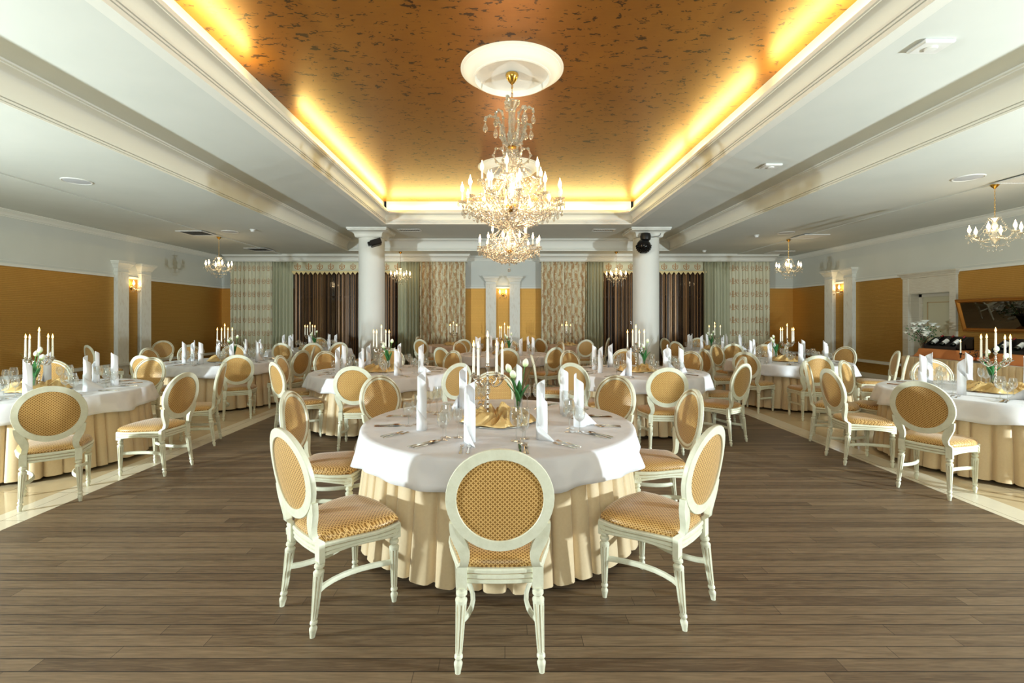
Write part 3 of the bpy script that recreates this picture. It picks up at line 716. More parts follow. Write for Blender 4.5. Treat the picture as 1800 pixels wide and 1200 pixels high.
# stage lights on the columns
r = empty('stage_spotlight', (-3.45, 12.86, 3.60)); tag(r, 'boxy black stage spotlight mounted on the left column', 'stage light')
b = MB(); b.T = Matrix.Rotation(-.35, 4, 'Y') @ Matrix.Rotation(.3, 4, 'Z'); b.box(-.14, -.12, -.13, .15, .12, .03, .02); b.box(-.20, -.06, -.08, -.14, .06, .02, .01); b.build('housing', 'black_metal', r, False)
b = MB(); b.tube([(-.05, .1, .03), (-.05, .10, .12), (.1, .10, .12), (.1, .1, .02)], .012, 6); b.tube([(.02, .1, .12), (.02, .14, .14)], .015, 6); b.build('bracket', 'black_metal', r)
r = empty('effect_light', (3.68, 12.80, 3.50)); tag(r, 'round studded black effect light mounted on the right column', 'stage light')
b = MB(); b.ball((0, 0, -.04), .185, 24, 16)
for i in range(5):
    th = .45+i*.28
    for k in range(16):
        a = 2*pi*k/16+i*.2; q = Vector((cos(a)*sin(th), sin(a)*sin(th), -cos(th)))*.185; b.ball((q.x, q.y, q.z-.04), .026, 6, 4)
b.build('lens_dome', 'black_gloss', r)
b = MB(); b.lathe([(.10, .10), (.13, .13), (.14, .22), (.12, .29), (.05, .31), (.001, .31)], 20, .05); b.build('motor_housing', 'black_metal', r)
b = MB(); b.tube([(.15, .02, .2), (.25, 0, .19), (.38, 0, .21), (.46, .05, .26), (.5, .1, .36)], .007, 5); b.build('cable', 'black_metal', r)
b = MB(); b.tube([(.05, .02, .18), (.1, .09, .2)], .03, 8); b.build('bracket', 'black_metal', r)
# ceiling speakers, vents, detectors
b = MB(); b.lathe([(.19, 0), (.19, -.008), (.178, -.012), (.165, -.006)], 32); r = empty('ceiling_speaker'); b.build('bezel', 'grey_plastic', r)
b = MB(); b.lathe([(.166, -.006), (.10, -.010), (.001, -.011)], 32); b.build('grille', 'speaker_grille', r)
P = Proto(r)
def onceil(px, py, z): Y = 850*(z-1.55)/(559-py); return ((px-887)*Y/850, Y, z)
for px, py, lab in ((135, 318, 'round ceiling speaker, large flush disc at the left of the low ceiling'), (1702, 312, 'round ceiling speaker beside the nearest small chandelier on the right'), (404, 407, 'round ceiling speaker near the small chandelier on the left'), (1382, 409, 'round ceiling speaker near the far right small chandelier')):
    x, y, z = onceil(px, py, ZA); z = ZA-.018 if (x > 7.42 or x < -7.1) else ZA
    P.place((x, y, z), 0, lab, 'speaker', 'ceiling speakers')
def vent(w, d, ns):
    r = empty('ceiling_vent'); b = MB(); t = .035
    b.box(-w/2, -d/2, -.015, w/2, -d/2+t, 0); b.box(-w/2, d/2-t, -.015, w/2, d/2, 0); b.box(-w/2, -d/2, -.015, -w/2+t, d/2, 0); b.box(w/2-t, -d/2, -.015, w/2, d/2, 0); b.build('frame', 'grey_plastic', r, False)
    b = MB(); b.box(-w/2+t, -d/2+t, -.003, w/2-t, d/2-t, -.001); b.build('duct', 'vent_dark', r, False)
    b = MB()
    for i in range(ns):
        x = -w/2+t+(w-2*t)*(i+.5)/ns; b.loft([[(x-.012, y, -.004), (x+.008, y, -.013), (x+.011, y, -.013), (x-.009, y, -.004)] for y in (-d/2+t, d/2-t)], True, True)
    b.build('louvres', 'grey_plastic', r, False); return r
P = Proto(vent(.62, .32, 12)); P2 = Proto(vent(.62, .62, 14))
x, y, z = onceil(720, 404, ZB); P.place((x, y+.0, ZB), 0, 'slotted white ceiling vent right of the left column', 'vent', 'ceiling vents')
x, y, z = onceil(1061, 404, ZB); P.place((x, y+.0, ZB), 0, 'slotted white ceiling vent left of the right column', 'vent', 'ceiling vents')
for px, py, lab in ((346, 408, 'square ceiling vent beside the small chandelier on the left'), (456, 437, 'thin-looking ceiling vent near the left window curtains'), (1423, 414, 'square ceiling vent right of the far right small chandelier'), (1370, 442, 'square ceiling vent left of the far right small chandelier'), (1822, 309, 'square ceiling vent at the right edge of the picture')):
    x, y, z = onceil(px, py, ZA); z = ZA-.018 if (x > 7.42 or x < -7.1) else ZA
    P2.place((x, y, z), 0, lab, 'vent', 'ceiling vents')
b = MB(); b.box(-.13, -.10, -.035, .13, .10, 0, .01); b.lathe([(.05, -.035), (.045, -.05), (.001, -.052)], 14)
x, y, z = onceil(1636, 78, ZB); o = b.build('ceiling_sensor', 'grey_plastic', loc=(x, y, ZB)); tag(o, 'white rectangular sensor box on the raised ceiling at upper right', 'sensor', 'ceiling sensors')
o2 = o.copy(); COL.objects.link(o2); x, y, z = onceil(1355, 290, ZB); o2.location = (x, y, ZB); tag(o2, 'white rectangular sensor box on the raised ceiling, farther toward the right column', 'sensor', 'ceiling sensors')
b = MB(); b.lathe([(.06, 0), (.06, -.015), (.045, -.02), (.042, -.05), (.025, -.062), (.001, -.064)], 18); P = Proto(b.build('smoke_detector', 'grey_plastic'))
for px, py, lab in ((444, 403, 'round smoke detector on the left low ceiling'), (1330, 413, 'round smoke detector on the right low ceiling'), (1238, 440, 'round smoke detector near the right column')):
    x, y, z = onceil(px, py, ZA); P.place((x, y, ZA), 0, lab, 'smoke detector', 'smoke detectors')

# ------------------------------------------------------------ oval-back chair (origin on the floor, sitter faces +y)
def turned_leg(front):
    b = MB(); NS = 40
    sh = (lambda z: 0) if front else (lambda z: -.045*(1-z/.352))
    lo = [(.012, 0), (.0135, .012), (.0185, .035), (.019, .042), (.013, .052), (.0135, .058), (.0185, .064), (.0185, .072), (.0145, .078), (.0155, .086)]
    hi = [(.0250, .288), (.0265, .296), (.0265, .302), (.018, .310), (.0175, .316), (.0250, .324), (.0250, .334), (.019, .340), (.023, .352)]
    def ring(r, z, fl=0): return [((r-(fl if i % 5 < 2 else 0))*cos(2*pi*(i+.0)/NS), (r-(fl if i % 5 < 2 else 0))*sin(2*pi*i/NS)+sh(z), z) for i in range(NS)]
    b.loft([ring(r, z) for r, z in lo], True, True)
    b.loft([ring(r, z) for r, z in hi], True, True)
    zs = [(.0155, .086), (.0165, .098), (.0205, .19), (.0250, .278), (.0250, .288)]
    fl = [0, .0032, .0040, .0040, 0]
    L = [ring(r, z, f) for (r, z), f in zip(zs, fl)]
    for a in range(len(L)-1):
        for i in range(NS):
            k = (i+1) % NS; b.add([L[a][i], L[a][k], L[a+1][k], L[a+1][i]], [(0, 1, 2, 3)], 1 if i % 5 in (0,) else 0)
    b.k = 0
    return b
def chair():
    r = empty('dining_chair')
    FX, FY, RX, RY = .212, .19, .168, -.205
    # legs with their blocks
    for sx in (-1, 1):
        b = turned_leg(True); b.box(-.026, -.026, .352, .026, .026, .425, .003)
        b.lathe([(.016, 0), (.016, .003), (.011, .003), (.010, .001), (.006, .003), (.001, .004)], 12) if False else None
        for (ax, ay) in ((0, 1), (sx, 0)):
            T = b.T; b.T = Matrix.Translation((ax*.026, ay*.026, .39)) @ (Matrix.Rotation(-pi/2, 4, 'X') if ay else Matrix.Rotation(sx*pi/2, 4, 'Y'))
            b.lathe([(.017, 0), (.017, .002), (.0135, .003), (.012, .0008), (.008, .001), (.005, .0035), (.001, .004)], 12); b.T = T
        b.build('leg', ['ivory_paint', 'ivory_groove'], r, loc=(sx*FX, FY, 0))
    for sx in (-1, 1): turned_leg(False).build('leg', ['ivory_paint', 'ivory_groove'], r, loc=(sx*.184, RY-.004, 0)).rotation_euler = (0, sx*-.042, 0)
    # seat outline
    def outline(o_=0.0):
        pts = []; S = []
        S += [(-RX+.02, RY-.004), (-.08, RY-.012), (0, RY-.015), (.08, RY-.012), (RX-.02, RY-.004)]
        S += [(RX+.012, RY+.012), (.196, RY+.07), (.212, RY+.13), (.232, RY+.20), (.248, .06), (.250, .12), (.243, .17), (.236, .208)]
        S += [(.19, .222), (.12, .240), (.04, .249), (-.04, .249), (-.12, .240), (-.19, .222)]
        S += [(-.236, .208), (-.243, .17), (-.250, .12), (-.248, .06), (-.232, RY+.20), (-.212, RY+.13), (-.196, RY+.07), (-RX-.012, RY+.012)]
        k = len(S)
        for i in range(k):
            ax, ay = S[i-1]; cx, cy = S[(i+1) % k]; dx, dy = cx-ax, cy-ay; L = sqrt(dx*dx+dy*dy) or 1
            pts.append((S[i][0]+dy/L*o_, S[i][1]-dx/L*o_))
        return pts
    def arch(x, y):   # underside of the side rails lifts in the middle
        return .018*max(0, 1-((y-.0)/.17)**2)
    b = MB(); L = []
    for o_, z, ar in [(-.03, .375, 1), (-.004, .366, 1), (.0, .370, 1), (.0, .382, .8), (-.005, .385, .8), (-.005, .389, .7), (.003, .392, .6), (.003, .406, .4), (-.003, .409, .3), (-.003, .413, .3), (.006, .417, .2), (.007, .430, 0), (.002, .436, 0), (-.012, .438, 0)]:
        L.append([(x, y, z+ar*arch(x, y)) for x, y in outline(o_)])
    for i in range(len(L)-1): b.loft(L[i:i+2], True, mi=1 if i in (4, 8) else 0)
    b.build('seat_frame', ['ivory_paint', 'ivory_groove'], r, ang=30)
    # cushion
    b = MB(); L = []; o0 = outline(0)
    def scaled(s, z): return [(x*s, (y-.02)*s+.02, z) for x, y in o0]
    for s_, z in [(.955, .436), (.985, .441), (.985, .452), (.96, .468), (.90, .480), (.78, .489), (.6, .495), (.38, .498), (.15, .4995)]: L.append(scaled(s_, z))
    b.loft(L, True); m0 = len(b.v); k = len(o0); b.f.append(tuple(range(m0-k, m0))); b.mi.append(0)
    b.build('seat', 'fabric_seat', r, ang=60)
    # stretchers, bowed inward
    for sx in (-1, 1):
        b = MB(); P_ = []
        for i in range(9):
            t = i/8; x = sx*(RX*1.03+(FX-RX*1.03)*t-.075*sin(pi*t)**.8*(1-.35*t)); y = RY-.02+(FY-RY+.02)*t; P_.append((x, y, .205+.012*t))
        b.tube(P_, .015, 8, flat=(.75, 1.1)); b.build('stretcher', 'ivory_paint', r)
    # oval back
    ZC, HW, HH = .768, .236, .232
    def yb(x, z): return -.222-(z-.45)*.16 - .022*(1-(x/.24)**2)
    b = MB(); L = []; N = 44
    sec = [(-.048, -.010), (-.046, -.013), (-.002, -.013), (0, -.008), (-.001, .010), (-.006, .016), (-.012, .017), (-.016, .012), (-.024, .014), (-.030, .020), (-.036, .019), (-.044, .012), (-.048, .006)]
    for i in range(N):
        a = 2*pi*i/N; R_ = []
        for d, t in sec:
            x = (HW+d)*cos(a); z = ZC+(HH+d)*sin(a); R_.append((x, yb(x, z)+t, z))
        L.append(R_)
    L.append(L[0])
    for j in range(len(sec)):
        j2 = (j+1) % len(sec); b.loft([[R_[j], R_[j2]] for R_ in L], False, mi=1 if j in (6, 7, 11) else 0)
    b.build('back_frame', ['ivory_paint', 'ivory_groove'], r, ang=34)
    for sx in (-1, 1):
        b = MB(); L = []
        for z, xc, w, dy in [(.345, .170, .024, 0), (.43, .170, .024, 0), (.445, .168, .023, 0), (.465, .158, .019, 0), (.495, .153, .020, 0), (.53, .159, .026, 0), (.565, .172, .030, 0), (.60, .187, .028, 0), (.635, .198, .022, 0), (.66, .207, .014, 0)]:
            y = yb(xc, max(z, .45)) if z > .45 else -.212; y0, y1 = y-.012, y+.018
            L.append([(sx*(xc-w), y0, z), (sx*(xc+w), y0, z), (sx*(xc+w), y1, z), (sx*(xc-w), y1, z)])
        b.loft(L, True, True); b.build('back_post', 'ivory_paint', r, ang=50)
    b = MB(); N = 36
    IW, IH = HW-.045, HH-.045
    for sgn, dome, y0 in ((-1, .004, -.004), (1, .022, .010)):
        L = []
        for q in (1, .97, .9, .75, .5, .25, .03):
            R_ = []
            for i in range(N):
                a = 2*pi*i/N; x = IW*q*cos(a); z = ZC+IH*q*sin(a); R_.append((x, yb(x, z)+y0+sgn*dome*(1-q**2.6), z))
            L.append(R_)
        b.loft(L, True); m0 = len(b.v); b.f.append(tuple(range(m0-N, m0))); b.mi.append(0)
    b.build('backrest', 'fabric_back', r, ang=60)
    return r
CH = Proto(chair())

# ------------------------------------------------------------ tables
def cloth(name, R, z, drop, seed, mt):
    b = MB(); rnd = random.Random(seed); N = 168; amps = [(k, rnd.uniform(0, 2*pi), a) for k, a in ((7, .010), (12, .018), (17, .018), (26, .012))]
    nf = 13; rows = [(0.001, 0, 0), (.5, 0, 0), (.9, 0, 0), (.97, 0, 0)]
    L = []
    for q in (0.02, .4, .8, .97): L.append([(R*q*cos(2*pi*i/N), R*q*sin(2*pi*i/N), z) for i in range(N)])
    steps = [(.990, 0), (1.0, .006), (1.004, .02)]+[(1.006, .02+(drop-.02)*t) for t in (.2, .4, .6, .8, 1)]
    for q, dz in steps:
        ring = []
        for i in range(N):
            a = 2*pi*i/N; w = sum(A*sin(k*a+p) for k, p, A in amps); t = dz/drop
            # the hem: long shallow scallops where the cloth folds
            hem = .012*sin(5*a+seed)+.008*sin(13*a+seed*2)
            rr = R*q+.042*t+w*t*.9; ring.append((rr*cos(a), rr*sin(a), z-dz-(hem*t if t > .5 else 0)))
        L.append(ring)
    b.loft(L, True); b.f.append(tuple(range(N))); b.mi.append(0)
    o = b.build(name, mt, ang=70); md = o.modifiers.new('t', 'SOLIDIFY'); md.thickness = .003; md.offset = 1
    return o
def skirt(R, z0, z1, npl, seed):
    b = MB(); rnd = random.Random(seed); K = 9; N = npl*K
    wid = [rnd.uniform(.75, 1.3) for _ in range(npl)]; tot = sum(wid); acc = 0; A = []
    shape = [(0, 0), (.10, .75), (.22, 1), (.5, 1.06), (.78, 1), (.88, .75), (.93, .25), (.97, -.1), (.99, -.05)]
    for i in range(npl):
        for u, h in shape: A.append((2*pi*(acc+wid[i]*u)/tot, h, i))
        acc += wid[i]
    wob = [rnd.uniform(-.012, .012) for _ in range(npl)]
    L = []
    for t in (0, .15, .35, .6, .85, 1):
        ring = []
        for a, h, i in A:
            rr = R+.046*h*(.5+.6*t)+.05*t+wob[i]*t; da = .010*t*sin(i*2.1)
            ring.append((rr*cos(a+da), rr*sin(a+da), z1+(z0-z1)*t+.006*sin(i*1.7)*t))
        L.append(ring)
    b.loft(L, True); return b
tp = empty('round_table')
b = MB(); b.lathe([(.001, .722), (.985, .722), (.995, .73), (.995, .745), (.985, .752), (.001, .752)], 64); b.build('tabletop', 'old_gold_frame', tp)
b = MB(); b.lathe([(.05, .0), (.05, .722)], 12)
for k in range(4): a = pi/4+k*pi/2; b.tube([(0, 0, .3), (.5*cos(a), .5*sin(a), .02)], .025, 6)
b.build('pedestal', 'black_metal', tp)
skirt(.945, .035, .745, 46, 3).build('table_skirt', 'champagne_satin', tp, ang=75)
TP = Proto(tp)
CL = [cloth('tablecloth', 1.012, .757, .185, sd, 'linen') for sd in (1, 2, 3)]
for c in CL[1:]: pass
CLP = [Proto(c) for c in CL]
CLB = Proto(cloth('tablecloth', 1.012, .757, .185, 4, 'pink_linen'))

# napkin: a right triangle of linen rolled into an upright cone-topped tube with its tail lying out
def napkin(seed, tail):
    b = MB(); H = .385; n_ = 60; S = []
    Lr = .62
    for i in range(n_+1):
        s_ = i/n_; L = s_*Lr
        ang = L/.037; 
        S.append(L)
    pts = []; r0 = .032; a = 0; last = None; wind = 2*pi*1.55
    for i in range(41):
        t = i/40; a = wind*t; r = r0+.0035*t*1.55; pts.append((r*cos(a), r*sin(a)))
    ax, ay = pts[-1]; tx, ty = -sin(a), cos(a)
    for i in range(1, 11):
        q = tail*i/10; pts.append((ax+tx*q, ay+ty*q+0))
    tot = [0]
    for i in range(1, len(pts)): tot.append(tot[-1]+sqrt((pts[i][0]-pts[i-1][0])**2+(pts[i][1]-pts[i-1][1])**2))
    T = tot[-1]
    def top(d): 
        f = d/T; return H*(1-f)**1.0+.002 if f > .30 else H-(.085)*(f/.30) if False else max(.002, H-(H)*(f)**1.25)
    L = [[(x, y, 0.0) for x, y in pts], [(x, y, top(tot[i])*.5) for i, (x, y) in enumerate(pts)], [(x, y, top(tot[i])) for i, (x, y) in enumerate(pts)]]
    b.loft(L, False)
    # fallen fold beside the tail
    o = b.build('napkin', 'napkin', ang=60); md = o.modifiers.new('t', 'SOLIDIFY'); md.thickness = .0035; md.offset = 0
    return o
NPK = [Proto(napkin(1, .16)), Proto(napkin(2, .10)), Proto(napkin(3, .02))]
# glasses
def goblet(name, foot, stemh, prof):
    b = MB(); b.lathe([(foot, 0), (foot, .0015), (foot*.5, .004), (.006, .009), (.0036, .02), (.0034, stemh*.6), (.0045, stemh-.004), (.008, stemh)] + [(r, stemh+z) for r, z in prof], 24)
    return b.build(name, 'clear_glass')
GL = {'round': Proto(goblet('wine_glass', .036, .095, [(.024, .008), (.038, .028), (.0435, .05), (.043, .075), (.037, .105), (.033, .125)])),
      'slim': Proto(goblet('wine_glass', .033, .10, [(.018, .008), (.028, .025), (.0325, .045), (.032, .07), (.028, .095), (.0265, .105)])),
      'water': Proto(goblet('water_goblet', .035, .075, [(.02, .006), (.033, .02), (.039, .04), (.040, .065), (.037, .09), (.0355, .10)]))}
# cutlery (lies along y, handle toward -y)
def flat_piece(b, stations, z=0.0, curve=0):
    """stations: (y, halfwidth, zoff)"""
    L = []
    for y, w, zo in stations: L.append([(-w, y, z+zo), (w, y, z+zo), (w*.8, y, z+zo+.003), (-w*.8, y, z+zo+.003)])
    b.loft(L, True, True)
def handle(b, l):
    flat_piece(b, [(0, .004, 0), (.004, .0085, 0), (.02, .0095, .001), (.05, .006, .002), (.09, .0038, .003), (l, .0035, .005)])
def fork(l):
    b = MB(); h = l*.62; handle(b, h); flat_piece(b, [(h, .0035, .005), (h+.012, .009, .003), (h+.025, .0125, .001), (h+.032, .0125, .001)])
    for k in range(4): x = -.0105+k*.007; b.loft([[(x-.0018, y, z), (x+.0018, y, z), (x+.0018, y, z+.002), (x-.0018, y, z+.002)] for y, z in ((h+.03, .001), (h+.055, .003), (l, .006))], True, True)
    return b.build('fork', 'steel')
def knife(l):
    b = MB(); h = l*.5; flat_piece(b, [(0, .004, 0), (.004, .0085, 0), (.03, .009, .0), (h-.01, .0065, 0), (h, .006, 0)])
    b.loft([[(-.007, h, .001), (.004, h, .001), (.004, h, .003), (-.007, h, .003)], [(-.008, h+.03, .0015), (.009, h+.02, .0015), (.009, h+.02, .0025), (-.008, h+.03, .0025)], [(-.008, l-.04, .0015), (.010, l-.04, .0015), (.010, l-.04, .0025), (-.008, l-.04, .0025)], [(-.007, l, .0015), (-.004, l, .0015), (-.004, l, .0025), (-.007, l, .0025)]], True, True)
    return b.build('knife', 'steel')
def spoon(l):
    b = MB(); h = l*.68; handle(b, h)
    def fn(u, v): a = 2*pi*u; rr = v; x = .019*rr*sin(a); y = h+.028+.030*rr*cos(a); return (x, y, .006-.007*(1-rr*rr)+.001)
    b.grid(fn, 16, 4, True)
    o = b.build('spoon', 'steel'); o.modifiers.new('t', 'SOLIDIFY').thickness = .0012; return o
FK, FK2, KN, KN2, SP = Proto(fork(.20)), Proto(fork(.175)), Proto(knife(.23)), Proto(knife(.205)), Proto(spoon(.195))
# five-arm silver candelabra
AR, CUPZ, CUPC = .13, .355, .43
def candelabra():
    r = empty('candelabra')
    b = MB(); b.lathe([(.062, 0), (.062, .006), (.05, .012), (.035, .02), (.02, .03), (.011, .045)], 20); b.build('base', 'silver', r)
    b = MB(); p = [(.008, .04)]
    for i in range(9): z = .05+i*.036; p += [(.0075, z), (.012, z+.008), (.0125, z+.014), (.0075, z+.022), (.007, z+.032)]
    p += [(.007, .385), (.017, .40), (.02, .41), (.012, .418), (.012, .43), (.018, .435), (.016, CUPC+.006)]
    b.lathe(p, 12); b.build('stem', 'silver', r)
    for k in range(4):
        a = pi/4+k*pi/2; b = MB(); b.T = Matrix.Rotation(a, 4, 'Z')
        pts = [(.006, 0, .30), (.03, 0, .275), (.06, 0, .262), (.09, 0, .268), (.115, 0, .287), (AR, 0, .315), (AR, 0, .325)]; b.tube(pts, .005, 6)
        sc = [(.09+.02*cos(q), 0, .30+.02*sin(q)) for q in [-1.9+i*.55 for i in range(8)]]; b.tube(sc, .0035, 5)
        sc = [(.045+.018*cos(q), 0, .292+.018*sin(q)) for q in [-1.9+i*.55 for i in range(8)]]; b.tube(sc, .0035, 5)
        am = b.build('arm', 'silver', r)
        b = MB(); b.T = Matrix.Rotation(a, 4, 'Z'); b.lathe([(.005, .312), (.014, .322), (.030, .329), (.032, .333), (.014, .335), (.010, .341), (.017, .347), (.018, CUPZ+.004), (.012, CUPZ+.004), (.011, CUPZ)], 14, AR); b.build('candle_cup', 'silver', am)
    return r
CD = Proto(candelabra())
def candle():
    r = empty('taper_candle'); b = MB(); b.lathe([(.0105, 0), (.0105, .02), (.0085, .195), (.006, .2), (.001, .199)], 14); b.build('wax', 'candle_wax', r)
    b = MB(); b.lathe([(.001, .197), (.0012, .199), (.001, .209)], 5); b.build('wick', 'wick', r)
    b = MB(); b.lathe([(.001, .202), (.006, .208), (.0088, .217), (.0078, .229), (.004, .242), (.0008, .256)], 10); b.build('flame', 'flame', r); return r
CN = Proto(candle())
# vase, tulips
b = MB(); b.lathe([(.001, .003), (.022, .003), (.023, .0), (.025, .004), (.017, .03), (.016, .12), (.020, .18), (.027, .215), (.0255, .215), (.018, .18), (.014, .12), (.014, .03), (.001, .012)], 20)
VS = Proto(b.build('flower_vase', 'clear_glass'))
def tulip(lean, h, twist):
    r = empty('tulip'); P_ = [(lean*(t**1.7), .01*sin(t*3+twist), h*t) for t in [i/8 for i in range(9)]]
    b = MB(); b.tube(P_, .0035, 6); b.build('stem', 'stem_green', r)
    tip = Vector(P_[-1]); d = (Vector(P_[-1])-Vector(P_[-2])).normalized(); q = d.to_track_quat('Z', 'Y').to_matrix().to_4x4()
    b = MB(); b.T = Matrix.Translation(tip-d*.004) @ q
    b.lathe([(.002, 0), (.012, .004), (.021, .016), (.024, .03), (.0215, .045), (.014, .058), (.006, .066), (.001, .068)], 12, flute=lambda a, z: 1+.06*cos(3*a+z*20)); b.build('bloom', 'tulip', r)
    for k in range(2):
        b = MB(); sgn = 1 if k else -1; az = twist+k*2.4
        def fn(u, v):
            y0 = v; w = .020*sin(pi*min(1, v*.93+.05))**.8; x = .005+.085*v**1.6*1.0; z = h*(.30+.55*v)-.03*v*v
            p = Vector((x, (u-.5)*2*w, z-.010*(1-abs(u-.5)*2))); return tuple(Matrix.Rotation(az, 3, 'Z') @ p)
        b.grid(fn, 4, 8); o = b.build('leaf', 'leaf', r); o.modifiers.new('t', 'SOLIDIFY').thickness = .0012
    return r
TU = [Proto(tulip(.075, .36, .3)), Proto(tulip(.045, .40, 1.8)), Proto(tulip(.10, .33, 4.0))]
b = MB(); 
for k, (lx, hh) in enumerate(((-.13, .40), (.16, .42))): b.tube([(lx*(t**2), .02*k*t, .05+hh*t-.05*t*t*(k == 0)) for t in [i/10 for i in range(11)]], [.0018*(1-.6*i/10) for i in range(11)], 4)
GRS = Proto(b.build('grass_blades', 'leaf'))
# crumpled satin ring with round mirror tray
def satin(seed):
    rnd = random.Random(seed); b = MB(); N = 60; fr = [(rnd.randint(3, 13), rnd.uniform(0, 6.28), rnd.uniform(.3, 1)) for _ in range(9)]
    def fn(u, v):
        a = 2*pi*u; rr = .05+.235*v; w = sum(A*sin(k*a+p+v*(3+k*.4)) for k, p, A in fr)/4; fold = abs(sin(6.5*a+3.4*v+w*2.6))
        zz = .010+(.026+.046*fold*(1+.8*w)+.022*w+.012*sin(23*a+7*v))*max(0, sin(pi*min(1, max(0, v*1.05-.02))))**.8; rr += .022*w*v+.012*sin(9*a)*v
        return (rr*cos(a+.12*w), rr*sin(a+.12*w), max(.004, zz))
    b.grid(fn, 120, 12, True); o = b.build('satin_wreath_cloth', 'gold_satin', ang=22); o.modifiers.new('t', 'SOLIDIFY').thickness = .002; return o
SA = [Proto(satin(5)), Proto(satin(9))]
b = MB(); b.lathe([(.001, .006), (.25, .006), (.262, .009), (.27, .009), (.272, .004), (.26, 0), (.001, 0)], 48); TR = Proto(b.build('round_tray', 'silver'))

ZT_ = .7605
DIR8 = ['right', 'far right', 'far', 'far left', 'left', 'near left', 'near', 'near right']
# name, centre, seat-angle offset, has white settings, candelabra offset angle, vase offset (dx,dy), tulips
TABLES = {
 'T1': ('nearest middle table', (-.05, 3.71), 0, 1), 'T2': ('second-row left-centre table', (-1.84, 7.22), 4, 1), 'T3': ('second-row right-centre table', (1.96, 7.22), -6, 1),
 'T4': ('far middle table', (.0, 10.65), 3, 1), 'T5': ('nearest left-side table', (-5.13, 5.33), 8, 1), 'T6': ('middle left-side table', (-5.15, 8.9), 12, 1),
 'T7': ('farthest left-side table', (-4.95, 12.3), -8, 1), 'T8': ('nearest right-side table', (5.28, 5.2), -8, 1), 'T9': ('middle right-side table', (5.2, 8.9), 5, 1),
 'T10': ('farthest right-side table', (5.3, 12.2), 10, 1), 'T11': ('back table before left damask drape', (-1.5, 14.2), 0, 0), 'T12': ('back table before right damask drape', (1.8, 14.1), 0, 0)}
VOFF = {'T1': (.16, -.03), 'T2': (.12, -.06), 'T3': (.13, 0), 'T4': (.10, -.1), 'T5': (.12, -.18), 'T6': (.16, .03), 'T7': (.12, 0), 'T8': (.10, .14), 'T9': (-.20, .0), 'T10': (-.10, -.05)}
def setting(tn, cx, cy, a, dword, idx, near):
    inw = Vector((-cos(a), -sin(a))); lf = Vector((-inw.y, inw.x)); rz = atan2(inw.y, inw.x)-pi/2
    def at(u, rad): p = Vector((cx, cy))-inw*rad-lf*u; return (p.x, p.y)   # u to the sitter's right
    rnd = random.Random(hash((tn, idx)) % 1000 if False else (ord(tn[-1])*17+idx*5)); j = lambda s_: rnd.uniform(-s_, s_)
    w = '%s seat of the %s' % (dword, TABLES[T_KEY][0]); g = TABLES[T_KEY][0]
    x, y = at(-.175+j(.012), .60+j(.02)); NPK[idx % 3].place((x, y, ZT_), rz+rnd.uniform(-2.6, 2.6), 'white rolled upright napkin at the '+w, 'napkin', 'napkins on the '+g)
    x, y = at(.115+j(.01), .60); GL['round'].place((x, y, ZT_), 0, 'large round wine glass at the '+w, 'glass', 'glasses on the '+g)
    x, y = at(.185+j(.01), .545); GL['slim'].place((x, y, ZT_), 0, 'slim wine glass at the '+w, 'glass', 'glasses on the '+g)
    x, y = at(.16+j(.01), .655); GL['water'].place((x, y, ZT_), 0, 'short water goblet at the '+w, 'glass', 'glasses on the '+g)
    def put(P_, u, rad, extra, lab, cat, z=0):
        x, y = at(u, rad); P_.place((x, y, ZT_+.0008+z), rz+extra, lab+w, cat, 'cutlery on the '+g)
    put(FK, -.165+j(.004), .90, j(.05), 'longer fork at the ', 'fork')
    put(KN, .145+j(.004), .91, j(.06), 'longer knife at the ', 'knife')
    if near < 3:
        put(FK2, -.205+j(.004), .895, j(.06), 'shorter fork at the ', 'fork')
        put(KN2, .185+j(.004), .90, j(.06), 'shorter knife at the ', 'knife')
        put(SP, .165, .905, -.02+j(.05), 'spoon at the ', 'spoon', .0035)
